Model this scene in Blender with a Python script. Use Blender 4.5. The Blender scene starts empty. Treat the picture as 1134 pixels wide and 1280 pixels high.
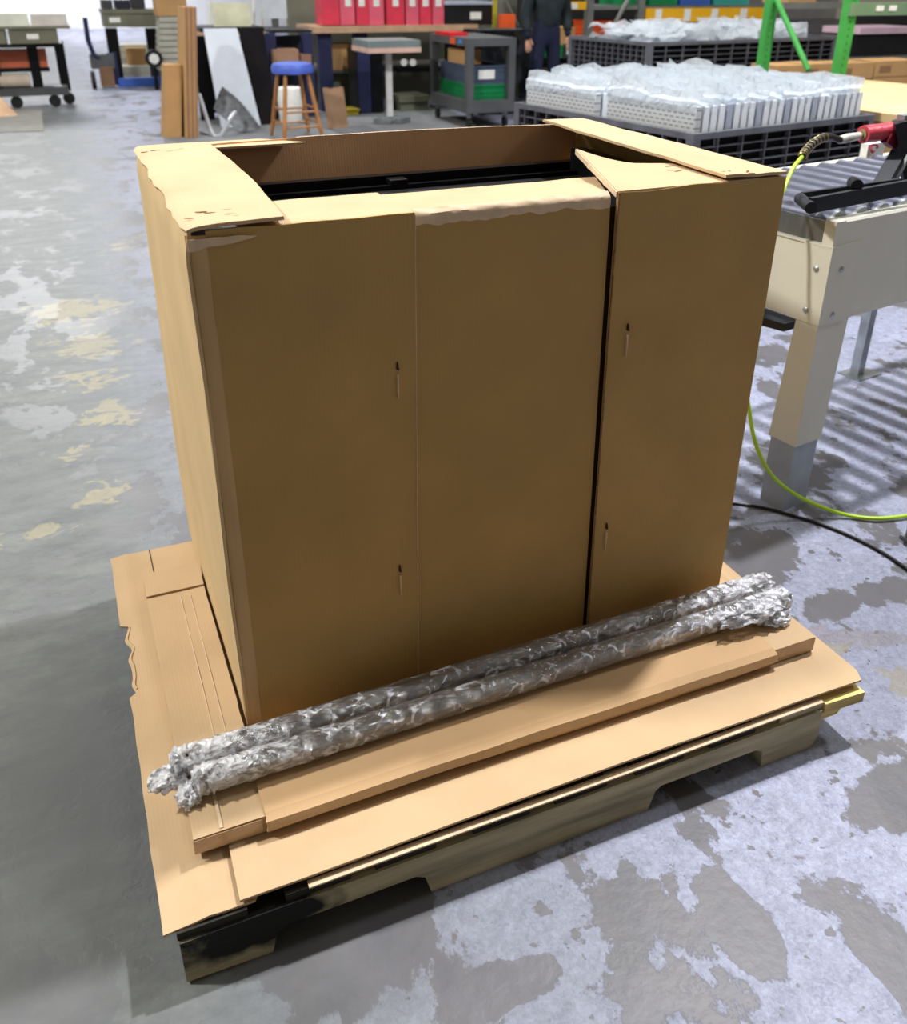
import bpy, bmesh, math, random
from mathutils import Vector, Matrix, noise
random.seed(7)
PI = math.pi
# ------------------------------------------------------------------ camera
W_PX, H_PX = 1134.0, 1280.0
F_PX, CY = 1124.79, 517.19
PITCH, YAW, ROLL = math.radians(25.7181), math.radians(-23.0773), math.radians(0.2612)
CAM = Vector((0.0589, -1.054, 1.5204))
_f = Vector((-math.sin(YAW)*math.cos(PITCH), math.cos(YAW)*math.cos(PITCH), -math.sin(PITCH)))
_r = Vector((math.cos(YAW), math.sin(YAW), 0)); _u = _r.cross(_f)
_r2 = _r*math.cos(ROLL)+_u*math.sin(ROLL); _u2 = _u*math.cos(ROLL)-_r*math.sin(ROLL)
cd = bpy.data.cameras.new('camera'); cam = bpy.data.objects.new('camera', cd)
bpy.context.scene.collection.objects.link(cam)
m = Matrix((_r2, _u2, -_f)).transposed().to_4x4(); m.translation = CAM
cam.matrix_world = m
cd.sensor_fit = 'HORIZONTAL'; cd.sensor_width = 36; cd.lens = 36*F_PX/W_PX
cd.shift_y = -(H_PX/2-CY)/W_PX
cd.clip_start = .05; cd.clip_end = 200
cd.dof.use_dof = True; cd.dof.focus_distance = 1.85; cd.dof.aperture_fstop = 5.2
sc = bpy.context.scene; sc.camera = cam
sc.view_settings.view_transform = 'Standard'; sc.view_settings.look = 'None'
sc.view_settings.gamma = 1; sc.view_settings.use_curve_mapping = False
sc.view_settings.exposure = 0.0
# ------------------------------------------------------------------ light
wd = bpy.data.worlds.new('hall_light'); sc.world = wd; wd.use_nodes = True
bg = wd.node_tree.nodes['Background']; bg.inputs[0].default_value = (1.0, .88, .70, 1); bg.inputs[1].default_value = .175
def lamp(name, loc, tgt, size, power, col=(1, 1, 1)):
    l = bpy.data.lights.new(name, 'AREA'); l.shape = 'SQUARE' if not isinstance(size, tuple) else 'RECTANGLE'
    if isinstance(size, tuple): l.size, l.size_y = size
    else: l.size = size
    l.energy = power; l.color = col
    o = bpy.data.objects.new(name, l); sc.collection.objects.link(o)
    o.location = loc; o.rotation_euler = (Vector(tgt)-Vector(loc)).to_track_quat('-Z', 'Y').to_euler()
lamp('ceiling_lamp', (4.2, 2.0, 7.6), (.8, .5, 0), .26, 800, (.96, .96, 1.0))
lamp('ceiling_lamp', (-5.5, 2.4, 7.5), (.8, .8, .5), .6, 840, (1.0, .98, .93))
lamp('ceiling_lamp', (4.0, 13.0, 7.5), (4, 10.0, 0), 3.0, 420, (.96, .98, 1.0))
lamp('ceiling_lamp', (-4.5, 10.0, 7.5), (-2, 9, 0), 3.0, 330, (.96, 1.0, .98))
lamp('ceiling_lamp', (6.6, .25, 6.3), (3.8, 3.0, .9), .8, 190, (.96, .98, 1.0))  # added fill lamp, brightens the container plates and spares the box front
lamp('ceiling_lamp', (7.5, 6.5, 7.5), (6.2, 6.5, 0), 1.5, 200, (.96, .98, 1.0))
lamp('ceiling_lamp', (0.0, 29.0, 6.5), (1, 34, 1), 3.0, 1500, (.97, .97, 1.0))  # extra lamp added to brighten the far back wall
lamp('ceiling_lamp', (-1.0, 22.0, 7.5), (-1, 18, 0), 3.0, 900, (.97, .98, 1.0))
# ------------------------------------------------------------------ helpers
def ray(px, py): return _f + _r2*((px-567)/F_PX) - _u2*((py-CY)/F_PX)
def fl(px, py, z=0.0):
    d = ray(px, py); return CAM + d*((z-CAM.z)/d.z)
def at(px, py, Y):
    d = ray(px, py); return CAM + d*((Y-CAM.y)/d.y)
def lin(c): return tuple(((x/255)/12.92 if x/255 <= .04045 else ((x/255+.055)/1.055)**2.4) for x in c)
COL = sc.collection
MATS = {}
def mat(name, rgb, rough=.6, metal=0.0, var=.08, scale=6.0, bump=.0, bscale=60.0, stretch=(1, 1, 1), spec=.4, rgb2=None, th=None, **kw):
    if name in MATS: return MATS[name]
    m = bpy.data.materials.new(name); m.use_nodes = True; MATS[name] = m
    N = m.node_tree.nodes; L = m.node_tree.links; b = N['Principled BSDF']
    tc = N.new('ShaderNodeTexCoord'); mp = N.new('ShaderNodeMapping'); mp.inputs['Scale'].default_value = stretch
    L.new(tc.outputs['Object'], mp.inputs[0])
    n = N.new('ShaderNodeTexNoise'); n.inputs['Scale'].default_value = scale; n.inputs['Detail'].default_value = 6
    L.new(mp.outputs[0], n.inputs['Vector'])
    rp = N.new('ShaderNodeValToRGB'); c = lin(rgb)
    c2 = lin(rgb2) if rgb2 else tuple(max(0, x*(1-2*var)) for x in c)
    c1 = c if rgb2 else tuple(min(1, x*(1+var)) for x in c)
    lo, hi = th if th else (.3, .7)
    rp.color_ramp.elements[0].position = lo; rp.color_ramp.elements[1].position = hi
    rp.color_ramp.elements[0].color = (*c2, 1); rp.color_ramp.elements[1].color = (*c1, 1)
    L.new(n.outputs['Fac'], rp.inputs[0]); L.new(rp.outputs[0], b.inputs['Base Color'])
    b.inputs['Roughness'].default_value = rough; b.inputs['Metallic'].default_value = metal
    b.inputs['Specular IOR Level'].default_value = spec
    if bump:
        n2 = N.new('ShaderNodeTexNoise'); n2.inputs['Scale'].default_value = bscale; n2.inputs['Detail'].default_value = 4
        L.new(mp.outputs[0], n2.inputs['Vector'])
        bp = N.new('ShaderNodeBump'); bp.inputs['Strength'].default_value = bump; bp.inputs['Distance'].default_value = .004
        L.new(n2.outputs['Fac'], bp.inputs['Height']); L.new(bp.outputs[0], b.inputs['Normal'])
    for k, v in kw.items(): b.inputs[k.replace('_', ' ')].default_value = v
    return m
def inv_of(parent):
    M = Matrix.Identity(4); p = parent
    while p is not None:
        M = Matrix.Translation(p.location) @ p.rotation_euler.to_matrix().to_4x4() @ M; p = p.parent
    return M.inverted()
class MB:
    def __init__(s): s.bm = bmesh.new()
    def box(s, a, b, M=None):
        x0, y0, z0 = a; x1, y1, z1 = b
        v = [Vector(p) for p in ((x0,y0,z0),(x1,y0,z0),(x1,y1,z0),(x0,y1,z0),(x0,y0,z1),(x1,y0,z1),(x1,y1,z1),(x0,y1,z1))]
        return s.hexa(v, M)
    def hexa(s, v, M=None):
        if M: v = [M @ Vector(p) for p in v]
        v = [s.bm.verts.new(p) for p in v]
        for f in ((3,2,1,0),(4,5,6,7),(0,1,5,4),(1,2,6,5),(2,3,7,6),(3,0,4,7)): s.bm.faces.new([v[i] for i in f])
        return s
    def obox(s, c, size, rz=0, rx=0, ry=0):
        M = Matrix.Translation(c) @ Matrix.Rotation(rz, 4, 'Z') @ Matrix.Rotation(ry, 4, 'Y') @ Matrix.Rotation(rx, 4, 'X')
        h = [x/2 for x in size]; return s.box((-h[0],-h[1],-h[2]), (h[0],h[1],h[2]), M)
    def prism(s, poly, w, axis=1, off=0.0, M=None):
        """poly of 2-D points extruded by w along axis, starting at off"""
        def mk(p, t):
            q = [0, 0, 0]; o = [i for i in range(3) if i != axis]; q[o[0]], q[o[1]], q[axis] = p[0], p[1], t
            q = Vector(q); return M @ q if M else q
        a = [s.bm.verts.new(mk(p, off)) for p in poly]; b = [s.bm.verts.new(mk(p, off+w)) for p in poly]
        s.bm.faces.new(a); s.bm.faces.new(b[::-1]); n = len(poly)
        for i in range(n): s.bm.faces.new((a[i], b[i], b[(i+1) % n], a[(i+1) % n]))
        return s
    def rod(s, p0, p1, r, seg=12, r1=None, cap=True):
        return s.tube([p0, p1], r, seg, rr=[r, r if r1 is None else r1], cap=cap)
    def tube(s, pts, r, seg=10, rr=None, cap=True, fn=None):
        pts = [Vector(p) for p in pts]; rings = []
        up = Vector((0, 0, 1)); prev = None
        for i, p in enumerate(pts):
            t = (pts[min(i+1, len(pts)-1)]-pts[max(i-1, 0)]).normalized()
            if prev is None:
                a = t.cross(up) if abs(t.z) < .95 else t.cross(Vector((1, 0, 0)))
            else: a = prev - t*prev.dot(t)
            a.normalize(); b = t.cross(a); prev = a; R = rr[i] if rr else r
            ring = []
            for k in range(seg):
                an = 2*PI*k/seg; d = a*math.cos(an)+b*math.sin(an)
                q = p+d*R
                if fn: q = fn(p, d, R, i, k)
                ring.append(s.bm.verts.new(q))
            rings.append(ring)
        for i in range(len(rings)-1):
            for k in range(seg):
                s.bm.faces.new((rings[i][k], rings[i+1][k], rings[i+1][(k+1) % seg], rings[i][(k+1) % seg]))
        if cap: s.bm.faces.new(rings[0]); s.bm.faces.new(rings[-1][::-1])
        return s
    def patch(s, fn, nu, nv, th):
        """slab: fn(u,v)->Vector outer surface, thickness th along -normal"""
        e = 1e-3; O = []; I = []
        for i in range(nu+1):
            ro, ri = [], []
            for j in range(nv+1):
                u, v = i/nu, j/nv; p = fn(u, v)
                du = fn(min(u+e, 1), v)-fn(max(u-e, 0), v); dv = fn(u, min(v+e, 1))-fn(u, max(v-e, 0))
                n = du.cross(dv).normalized()
                ro.append(s.bm.verts.new(p)); ri.append(s.bm.verts.new(p-n*th))
            O.append(ro); I.append(ri)
        for i in range(nu):
            for j in range(nv):
                s.bm.faces.new((O[i][j], O[i+1][j], O[i+1][j+1], O[i][j+1]))
                s.bm.faces.new((I[i][j+1], I[i+1][j+1], I[i+1][j], I[i][j]))
        for i in range(nu):
            s.bm.faces.new((O[i][0], I[i][0], I[i+1][0], O[i+1][0])); s.bm.faces.new((O[i+1][nv], I[i+1][nv], I[i][nv], O[i][nv]))
        for j in range(nv):
            s.bm.faces.new((O[0][j+1], I[0][j+1], I[0][j], O[0][j])); s.bm.faces.new((O[nu][j], I[nu][j], I[nu][j+1], O[nu][j+1]))
        return s
    def build(s, name, m, parent=None, bevel=0, smooth=False, W=True, kind=None, label=None, seg=1):
        if bevel:
            ed = [e for e in s.bm.edges if len(e.link_faces) == 2 and e.calc_face_angle(0) > .5]
            bmesh.ops.bevel(s.bm, geom=ed, offset=bevel, segments=seg, affect='EDGES', profile=.6)
        bmesh.ops.recalc_face_normals(s.bm, faces=s.bm.faces)
        me = bpy.data.meshes.new(name)
        if parent is not None and W: s.bm.transform(inv_of(parent))
        s.bm.to_mesh(me); s.bm.free()
        if smooth:
            me.polygons.foreach_set('use_smooth', [True]*len(me.polygons))
            me.set_sharp_from_angle(angle=math.radians(40))
        if m: me.materials.append(m)
        o = bpy.data.objects.new(name, me); COL.objects.link(o)
        if parent is not None: o.parent = parent
        if kind: o['kind'] = kind
        if label: o['label'] = label
        return o
def tag(o, label, cat, group=None, kind=None):
    o['label'] = label; o['category'] = cat
    if group: o['group'] = group
    if kind: o['kind'] = kind
    return o
def thing(name, label, cat, loc=(0, 0, 0), rz=0, group=None):
    o = bpy.data.objects.new(name, None); COL.objects.link(o)
    o.location = loc; o.rotation_euler = (0, 0, rz); o.empty_display_size = .05
    return tag(o, label, cat, group)
def copy_tree(o, parent=None):
    c = o.copy(); COL.objects.link(c)
    if parent is not None: c.parent = parent
    for ch in list(o.children): copy_tree(ch, c)
    return c
def nz(x, y=0., z=0.): return noise.noise(Vector((x, y, z)))
def lerp(a, b, t): return a+(b-a)*t
# ------------------------------------------------------------------ materials
def cardboard(name, rgb, flute=(0, 0), var=.05, bump=.12):
    """kraft board: soft mottling plus faint flute lines; flute = axis index whose coordinate drives the lines"""
    m = mat(name, rgb, rough=.82, var=var, scale=5, spec=.15)
    N = m.node_tree.nodes; L = m.node_tree.links; b = N['Principled BSDF']
    tc = N.new('ShaderNodeTexCoord'); w = N.new('ShaderNodeTexWave')
    w.bands_direction = 'XYZ'[flute[0]]; w.inputs['Scale'].default_value = 42; w.inputs['Distortion'].default_value = .4
    L.new(tc.outputs['Object'], w.inputs['Vector'])
    n2 = N.new('ShaderNodeTexNoise'); n2.inputs['Scale'].default_value = 90; n2.inputs['Detail'].default_value = 5
    L.new(tc.outputs['Object'], n2.inputs['Vector'])
    ad = N.new('ShaderNodeMath'); ad.operation = 'MULTIPLY_ADD'; ad.inputs[1].default_value = .35
    L.new(w.outputs['Fac'], ad.inputs[0]); L.new(n2.outputs['Fac'], ad.inputs[2])
    bp = N.new('ShaderNodeBump'); bp.inputs['Strength'].default_value = bump; bp.inputs['Distance'].default_value = .002
    L.new(ad.outputs[0], bp.inputs['Height']); L.new(bp.outputs[0], b.inputs['Normal'])
    return m
KR = cardboard('kraft_board_upright', (182, 148, 92), (0, 0))  # deeper than the flat board: the front's shade is put into this colour
KT = cardboard('kraft_board_flat', (196, 168, 132), (0, 0), bump=.15)
KS = cardboard('kraft_board_side', (210, 182, 138), (1, 0))
KE = mat('kraft_board_torn_edge', (150, 112, 78), .95, var=.2, scale=80, bump=.5, bscale=300)
KL = mat('kraft_board_crushed', (216, 190, 158), .85, var=.08, scale=30, bump=.4, bscale=60)
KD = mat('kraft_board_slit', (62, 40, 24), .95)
BLK = mat('black_plastic', (22, 23, 25), .42, var=.2, scale=8)
BLKM = mat('black_steel', (24, 25, 28), .3, .5, var=.2, scale=12, bump=.1)
GRYP = mat('dark_grey_plastic', (84, 86, 88), .55, var=.1)
WHT = mat('white_label', (232, 232, 226), .7, var=.06, scale=30)
STL = mat('galvanised_steel', (168, 174, 178), .35, .8, var=.15, scale=14)
CREAM = mat('cream_painted_steel', (206, 204, 190), .38, var=.03, scale=4, spec=.5)
# ------------------------------------------------------------------ setting: floor
def floor_mat():
    m = bpy.data.materials.new('worn_painted_concrete'); m.use_nodes = True
    N = m.node_tree.nodes; L = m.node_tree.links; b = N['Principled BSDF']
    tc = N.new('ShaderNodeTexCoord').outputs['Object']
    def noi(scale, det, st=(1, 1, 1), dist=0, off=(0, 0, 0), rough=.55):
        mp = N.new('ShaderNodeMapping'); mp.inputs['Scale'].default_value = st; mp.inputs['Location'].default_value = off
        L.new(tc, mp.inputs[0]); n = N.new('ShaderNodeTexNoise'); n.inputs['Scale'].default_value = scale
        n.inputs['Detail'].default_value = det; n.inputs['Distortion'].default_value = dist; n.inputs['Roughness'].default_value = rough
        L.new(mp.outputs[0], n.inputs['Vector']); return n.outputs['Fac']
    def ramp(fac, stops, interp='LINEAR'):
        r = N.new('ShaderNodeValToRGB'); r.color_ramp.interpolation = interp
        el = r.color_ramp.elements
        while len(el) < len(stops): el.new(.5)
        for e, (p, c) in zip(el, stops): e.position = p; e.color = (*c, 1)
        L.new(fac, r.inputs[0]); return r.outputs[0]
    def mix(f, a, c):
        x = N.new('ShaderNodeMixRGB')
        if isinstance(f, float): x.inputs[0].default_value = f
        else: L.new(f, x.inputs[0])
        for s_, v in ((1, a), (2, c)):
            if isinstance(v, tuple): x.inputs[s_].default_value = (*v, 1)
            else: L.new(v, x.inputs[s_])
        return x.outputs[0]
    def mth(op, a, c=None, cl=False):
        x = N.new('ShaderNodeMath'); x.operation = op; x.use_clamp = cl
        for i, v in enumerate((a, c)):
            if v is None: continue
            if isinstance(v, (int, float)): x.inputs[i].default_value = v
            else: L.new(v, x.inputs[i])
        return x.outputs[0]
    def blob(cx, cy, rx, ry, amt=.35, ang=0):
        """a patch with a place of its own: radial mask roughened by noise"""
        mp = N.new('ShaderNodeMapping'); mp.vector_type = 'TEXTURE'
        mp.inputs['Location'].default_value = (cx, cy, 0); mp.inputs['Rotation'].default_value = (0, 0, ang); mp.inputs['Scale'].default_value = (rx, ry, 1)
        L.new(tc, mp.inputs[0]); ln = N.new('ShaderNodeVectorMath'); ln.operation = 'LENGTH'; L.new(mp.outputs[0], ln.inputs[0])
        return mth('SUBTRACT', 1.0, ln.outputs['Value'])
    fine = noi(40, 8)
    conc = ramp(noi(5, 8, dist=.6), [(.3, lin((80, 80, 84))), (.7, lin((104, 102, 108)))])
    conc = mix(ramp(noi(14, 6, (1, .5, 1)), [(.45, (0, 0, 0)), (.8, (.5, .5, .5))]), conc, lin((110, 102, 94)))
    sep = N.new('ShaderNodeSeparateXYZ'); L.new(tc, sep.inputs[0])
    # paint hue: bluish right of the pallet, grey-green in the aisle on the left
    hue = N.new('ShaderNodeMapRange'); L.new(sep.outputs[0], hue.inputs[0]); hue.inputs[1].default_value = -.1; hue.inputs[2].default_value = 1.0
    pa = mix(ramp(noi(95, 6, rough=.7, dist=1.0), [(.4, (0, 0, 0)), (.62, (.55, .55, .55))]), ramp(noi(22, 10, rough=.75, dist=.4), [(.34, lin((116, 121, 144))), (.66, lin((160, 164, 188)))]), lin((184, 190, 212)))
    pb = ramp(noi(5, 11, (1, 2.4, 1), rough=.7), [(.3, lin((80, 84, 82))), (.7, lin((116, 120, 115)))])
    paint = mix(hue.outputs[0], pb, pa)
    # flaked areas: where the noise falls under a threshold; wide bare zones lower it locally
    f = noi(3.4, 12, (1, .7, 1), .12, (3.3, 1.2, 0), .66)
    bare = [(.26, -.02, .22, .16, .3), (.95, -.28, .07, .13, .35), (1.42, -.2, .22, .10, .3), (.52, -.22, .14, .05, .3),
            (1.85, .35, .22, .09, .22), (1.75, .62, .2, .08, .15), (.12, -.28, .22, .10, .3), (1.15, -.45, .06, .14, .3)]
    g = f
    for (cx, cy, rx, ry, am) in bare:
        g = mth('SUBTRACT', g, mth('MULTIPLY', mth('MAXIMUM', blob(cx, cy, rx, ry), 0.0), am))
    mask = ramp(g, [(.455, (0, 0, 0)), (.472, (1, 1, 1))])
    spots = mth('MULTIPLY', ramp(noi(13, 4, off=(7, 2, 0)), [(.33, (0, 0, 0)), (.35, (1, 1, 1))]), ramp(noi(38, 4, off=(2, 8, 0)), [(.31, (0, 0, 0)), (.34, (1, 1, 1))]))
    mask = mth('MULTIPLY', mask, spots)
    # far aisle is less sharply flaked
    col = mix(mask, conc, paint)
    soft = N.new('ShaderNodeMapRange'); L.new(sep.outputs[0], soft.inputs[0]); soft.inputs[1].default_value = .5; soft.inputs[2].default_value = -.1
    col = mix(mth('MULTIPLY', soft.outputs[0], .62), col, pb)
    # yellow line paint and rust stains
    yn = noi(9, 10, (1, 1.6, 1), .8, (1, 5, 0), .65)
    ym = None
    for (cx, cy, rx, ry, am) in [(-.50, 1.62, .17, .17, 1.1), (-.06, 2.05, .13, .12, .8), (-.16, 1.55, .13, .10, .7), (.02, 3.15, .30, .34, .8), (.06, 2.35, .16, .26, .9), (-.02, 1.75, .14, .16, .8), (-.43, 1.60, .2, .2, 1.0), (.0, 2.75, .25, .22, .8),
                                 (.0, 3.7, .40, .34, .95), (-.55, 3.95, .32, .08, .7), (-.45, 1.16, .06, .05, .9), (1.66, .22, .10, .05, .9), (1.72, .06, .07, .12, .9), (.35, 4.9, .4, .5, .5)]:
        t = mth('MULTIPLY', mth('MAXIMUM', blob(cx, cy, rx, ry), 0.0), am)
        ym = t if ym is None else mth('MAXIMUM', ym, t)
    ymask = ramp(mth('ADD', yn, mth('MULTIPLY', ym, .35)), [(.66, (0, 0, 0)), (.70, (1, 1, 1))])
    ymask = mth('MULTIPLY', ymask, mth('MULTIPLY', ym, 4.0, True), True)
    col = mix(mth('MULTIPLY', ymask, .6), col, lin((160, 150, 112)))
    rm = mth('MULTIPLY', ramp(mth('ADD', yn, mth('MULTIPLY', mth('MAXIMUM', blob(1.70, .25, .28, .07, ang=-.5), 0.0), .3)), [(.64, (0, 0, 0)), (.68, (1, 1, 1))]), .4)
    col = mix(mth('MULTIPLY', rm, mth('GREATER_THAN', blob(1.70, .25, .36, .14, ang=-.5), 0.0)), col, lin((136, 116, 104)))
    col = mix(ramp(fine, [(.35, (.30, .30, .30)), (.7, (0, 0, 0))]), col, lin((96, 96, 102)))
    dk = ramp(noi(.9, 4, off=(4, 4, 0)), [(.35, (.3, .3, .3)), (.6, (0, 0, 0))])
    col = mix(dk, col, lin((96, 98, 98)))
    # box shadow beside the pallet, deepened by dark grey in the floor colour
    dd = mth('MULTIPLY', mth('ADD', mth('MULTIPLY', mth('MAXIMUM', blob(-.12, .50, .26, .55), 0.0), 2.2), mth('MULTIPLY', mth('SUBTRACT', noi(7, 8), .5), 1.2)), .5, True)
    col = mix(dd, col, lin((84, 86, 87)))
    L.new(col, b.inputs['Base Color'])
    rg = ramp(mask, [(0, (.42, .42, .42)), (1, (.52, .52, .52))]); L.new(rg, b.inputs['Roughness'])
    b.inputs['Specular IOR Level'].default_value = .3
    bp = N.new('ShaderNodeBump'); bp.inputs['Strength'].default_value = .5; bp.inputs['Distance'].default_value = .005
    hh = mth('MULTIPLY', mth('ADD', fine, mth('MULTIPLY', mask, .25)), .5)
    L.new(hh, bp.inputs['Height']); L.new(bp.outputs[0], b.inputs['Normal'])
    return m
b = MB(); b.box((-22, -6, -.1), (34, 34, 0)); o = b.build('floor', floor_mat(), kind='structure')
WALLM = mat('pale_hall_wall', (205, 208, 212), .8, var=.05, scale=2)
b = MB(); b.box((-22, 33.8, 0), (34, 34, 7)); b.build('wall_back', WALLM, kind='structure')
WM2 = mat('olive_grey_wall', (118, 120, 104), .8, var=.08, scale=3)
b = MB(); b.box((3.1, 11.7, 0), (8.6, 11.8, 2.6)); b.build('wall_partition', WM2, kind='structure')
b = MB(); b.box((3.1, 11.66, .40), (8.6, 11.70, .50)); b.build('trim_1', WHT, kind='structure')
# ------------------------------------------------------------------ pallet
def wood_mat(name, rgb, blk=.0, spray=((0, 0, 0), .1)):
    m = mat(name, rgb, .85, var=.25, scale=5, stretch=(.6, 4, 6), bump=.35, bscale=26)
    if blk:
        N = m.node_tree.nodes; L = m.node_tree.links; b = N['Principled BSDF']
        src = b.inputs['Base Color'].links[0].from_socket
        tc = N.new('ShaderNodeTexCoord'); mp = N.new('ShaderNodeMapping'); mp.vector_type = 'TEXTURE'
        mp.inputs['Location'].default_value = spray[0]; mp.inputs['Scale'].default_value = spray[1]
        L.new(tc.outputs['Object'], mp.inputs[0]); ln = N.new('ShaderNodeVectorMath'); ln.operation = 'LENGTH'; L.new(mp.outputs[0], ln.inputs[0])
        n = N.new('ShaderNodeTexNoise'); n.inputs['Scale'].default_value = 14; n.inputs['Detail'].default_value = 6; L.new(tc.outputs['Object'], n.inputs['Vector'])
        ad = N.new('ShaderNodeMath'); ad.operation = 'MULTIPLY_ADD'; ad.inputs[1].default_value = 1.6; L.new(n.outputs['Fac'], ad.inputs[0]); L.new(ln.outputs['Value'], ad.inputs[2])
        hf = N.new('ShaderNodeMath'); hf.operation = 'MULTIPLY'; hf.inputs[1].default_value = .5; L.new(ad.outputs[0], hf.inputs[0]); ad = hf
        rp = N.new('ShaderNodeValToRGB'); rp.color_ramp.elements[0].position = .80; rp.color_ramp.elements[1].position = 1.0
        rp.color_ramp.elements[0].color = (1, 1, 1, 1); rp.color_ramp.elements[1].color = (0, 0, 0, 1); L.new(ad.outputs[0], rp.inputs[0])
        mx = N.new('ShaderNodeMixRGB'); mx.inputs[2].default_value = (.006, .006, .006, 1)
        L.new(rp.outputs[0], mx.inputs[0]); L.new(src, mx.inputs[1]); L.new(mx.outputs[0], b.inputs['Base Color'])
    return m
WOOD = wood_mat('weathered_pallet_wood', (178, 166, 134), 1, ((.13, 0, .075), (.13, .5, .06)))
WOODD = wood_mat('black_sprayed_wood', (46, 42, 36))
WOODY = wood_mat('yellow_pine', (226, 200, 128))
pal = thing('wooden_pallet', 'low grey weathered wooden pallet with notched runner and black overspray under the cardboard', 'pallet', (.02, 0, 0))
PX0, PX1 = .022, 1.372
def stringer(y, w=.036):
    n1a, n1b, n2a, n2b = .187, .445, .950, 1.212
    pl = [(PX0, .006), (n1a-.02, 0), (n1a-.008, .045), (n1a+.012, .056), (n1b-.012, .056), (n1b+.006, .045), (n1b+.018, 0), (n2a-.012, 0),
          (n2a, .045), (n2a+.014, .056), (n2b-.01, .056), (n2b+.008, .045), (n2b+.014, 0), (PX1-.01, 0), (PX1+.004, .03), (PX1, .104), (PX0, .104)]
    return MB().prism(pl, w, 1, y)
for y in (-.012, .53, 1.06):
    stringer(y).build('stringer', WOOD, pal, bevel=.002)
for k, x in enumerate([0.02, .20, .36, .55, .72, .90, 1.08, 1.26]):
    MB().box((x, -.006, .1045), (x+.115, 1.09, .1215)).build('deck_board', WOODD if k < 7 else WOOD, pal, bevel=.002)
for x in (.5, .62, .78):
    MB().box((x, .03, .0), (x+.10, 1.08, .014)).build('bottom_board', WOODD, pal, bevel=.002)
# pine board end poking out at the right
MB().hexa([(1.378,-.012,.092),(1.485,-.016,.092),(1.48,.12,.092),(1.378,.12,.092),(1.378,-.012,.119),(1.485,-.016,.119),(1.48,.12,.119),(1.378,.12,.119)]).build('board_end', WOODY, pal, bevel=.002, label='yellow pine board end sticking out at the right')
MB().prism([(1.378, .058), (1.437, .058), (1.447, .075), (1.447, .0915), (1.378, .0915)], .09, 1, .002).build('board_block', WOODY, pal, bevel=.002, label='yellow pine block under the board end')
# ------------------------------------------------------------------ cardboard sheets under the load
def sheetfn(c00, c10, c11, c01, amp=.003, ragx=0.0, seed=0, crease=()):
    c = [Vector(q) for q in (c00, c10, c11, c01)]
    def f(u, v):
        p = c[0]*(1-u)*(1-v)+c[1]*u*(1-v)+c[2]*u*v+c[3]*(1-u)*v
        p = p.copy(); e = min(u, 1-u, v, 1-v)
        p.z += amp*nz(p.x*4+seed, p.y*4, seed)
        if ragx: p.x += ragx*nz(p.y*18, seed)*max(0, 1-u*8)
        for (ax, pos, d) in crease:
            t = abs(p[ax]-pos)
            if t < .012: p.z -= d*(1-t/.012)
        return p
    return f
base = thing('cardboard_sheet', 'wide tan cardboard sheet covering the pallet under the load, with a torn hand hole', 'cardboard', (0, 0, .122))
def base_fn(u, v):
    x = lerp(0, 1.375, u)
    y = lerp(.035*min(1, max(0, (x-.15)/.02)), 1.137, v)
    if u < .03:
        x += .004*nz(y*9, 3.)
        if .585 < y < .83:
            x += (.013 + .012*nz(y*25, 1.))*(1-u/.03)
    z = .1285+.0012*nz(x*5, y*5)
    cx = lerp(.074, .036, min(1, y/.9)); t = abs(x-cx)
    if t < .02: z += .0025*(1-t/.02)
    if x < cx: z -= .004*(cx-x)/.05
    return Vector((x, y, z))
MB().patch(base_fn, 110, 110, .005).build('board', KT, base, smooth=True)
# torn lip of the hand hole
def lip(u, v):
    y = lerp(.60, .82, u); return Vector((.018+.012*nz(y*25, 1.)-.007*v, y, .1290-.006*v+.001*nz(y*40, 5.)))
MB().patch(lip, 24, 2, .002).build('torn_lip', KT, base)
# scored line near the back left edge
MB().box((.098, .99, .1290), (.1005, 1.135, .1300)).build('score_line', KD, base)
over = thing('cardboard_flap_sheet', 'long tan cardboard strip along the front edge of the pallet, overhanging its right corner', 'cardboard', (.13, 0, .13))
def over_fn(u, v):
    y = lerp(.000, .34, v); x = lerp(.132-.006*(1-v), 1.500, u)
    if u > .97: x -= max(0, (.03-y))*.5
    z = .1385+.0015*nz(x*4, y*6, 3.)+.010*max(0, 1-abs(u-.0)*14)*(0.2)+.008*math.sin(min(1, u*1.3)*PI*.8)*(1-v)
    if u > .85: z += -.003*(u-.85)/.15
    return Vector((x, y, z))
MB().patch(over_fn, 90, 24, .005).build('board', KT, over, smooth=True)
# right-hand part of the sheet behind the strip
def rs_fn(u, v):
    x = lerp(1.377, 1.500, u); y = lerp(.342, 1.125, v)
    z = .1295+.001*nz(x*6, y*5, 9.); t = abs(x-1.462)
    if t < .01: z += .0025*(1-t/.01)
    return Vector((x, y, z))
MB().patch(rs_fn, 24, 60, .005).build('side_board', KT, base, smooth=True)
# lower sheet edge showing as a pale line under the strip
low = tag(MB().patch(lambda u, v: Vector((lerp(.24, 1.372, u), lerp(-.011, .004, v), .1262+.0010*math.sin(u*9))), 60, 2, .0035).build('cardboard_liner', KL, smooth=True), 'pale cardboard edge line showing between the front strip and the black pallet top', 'cardboard')
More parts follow.
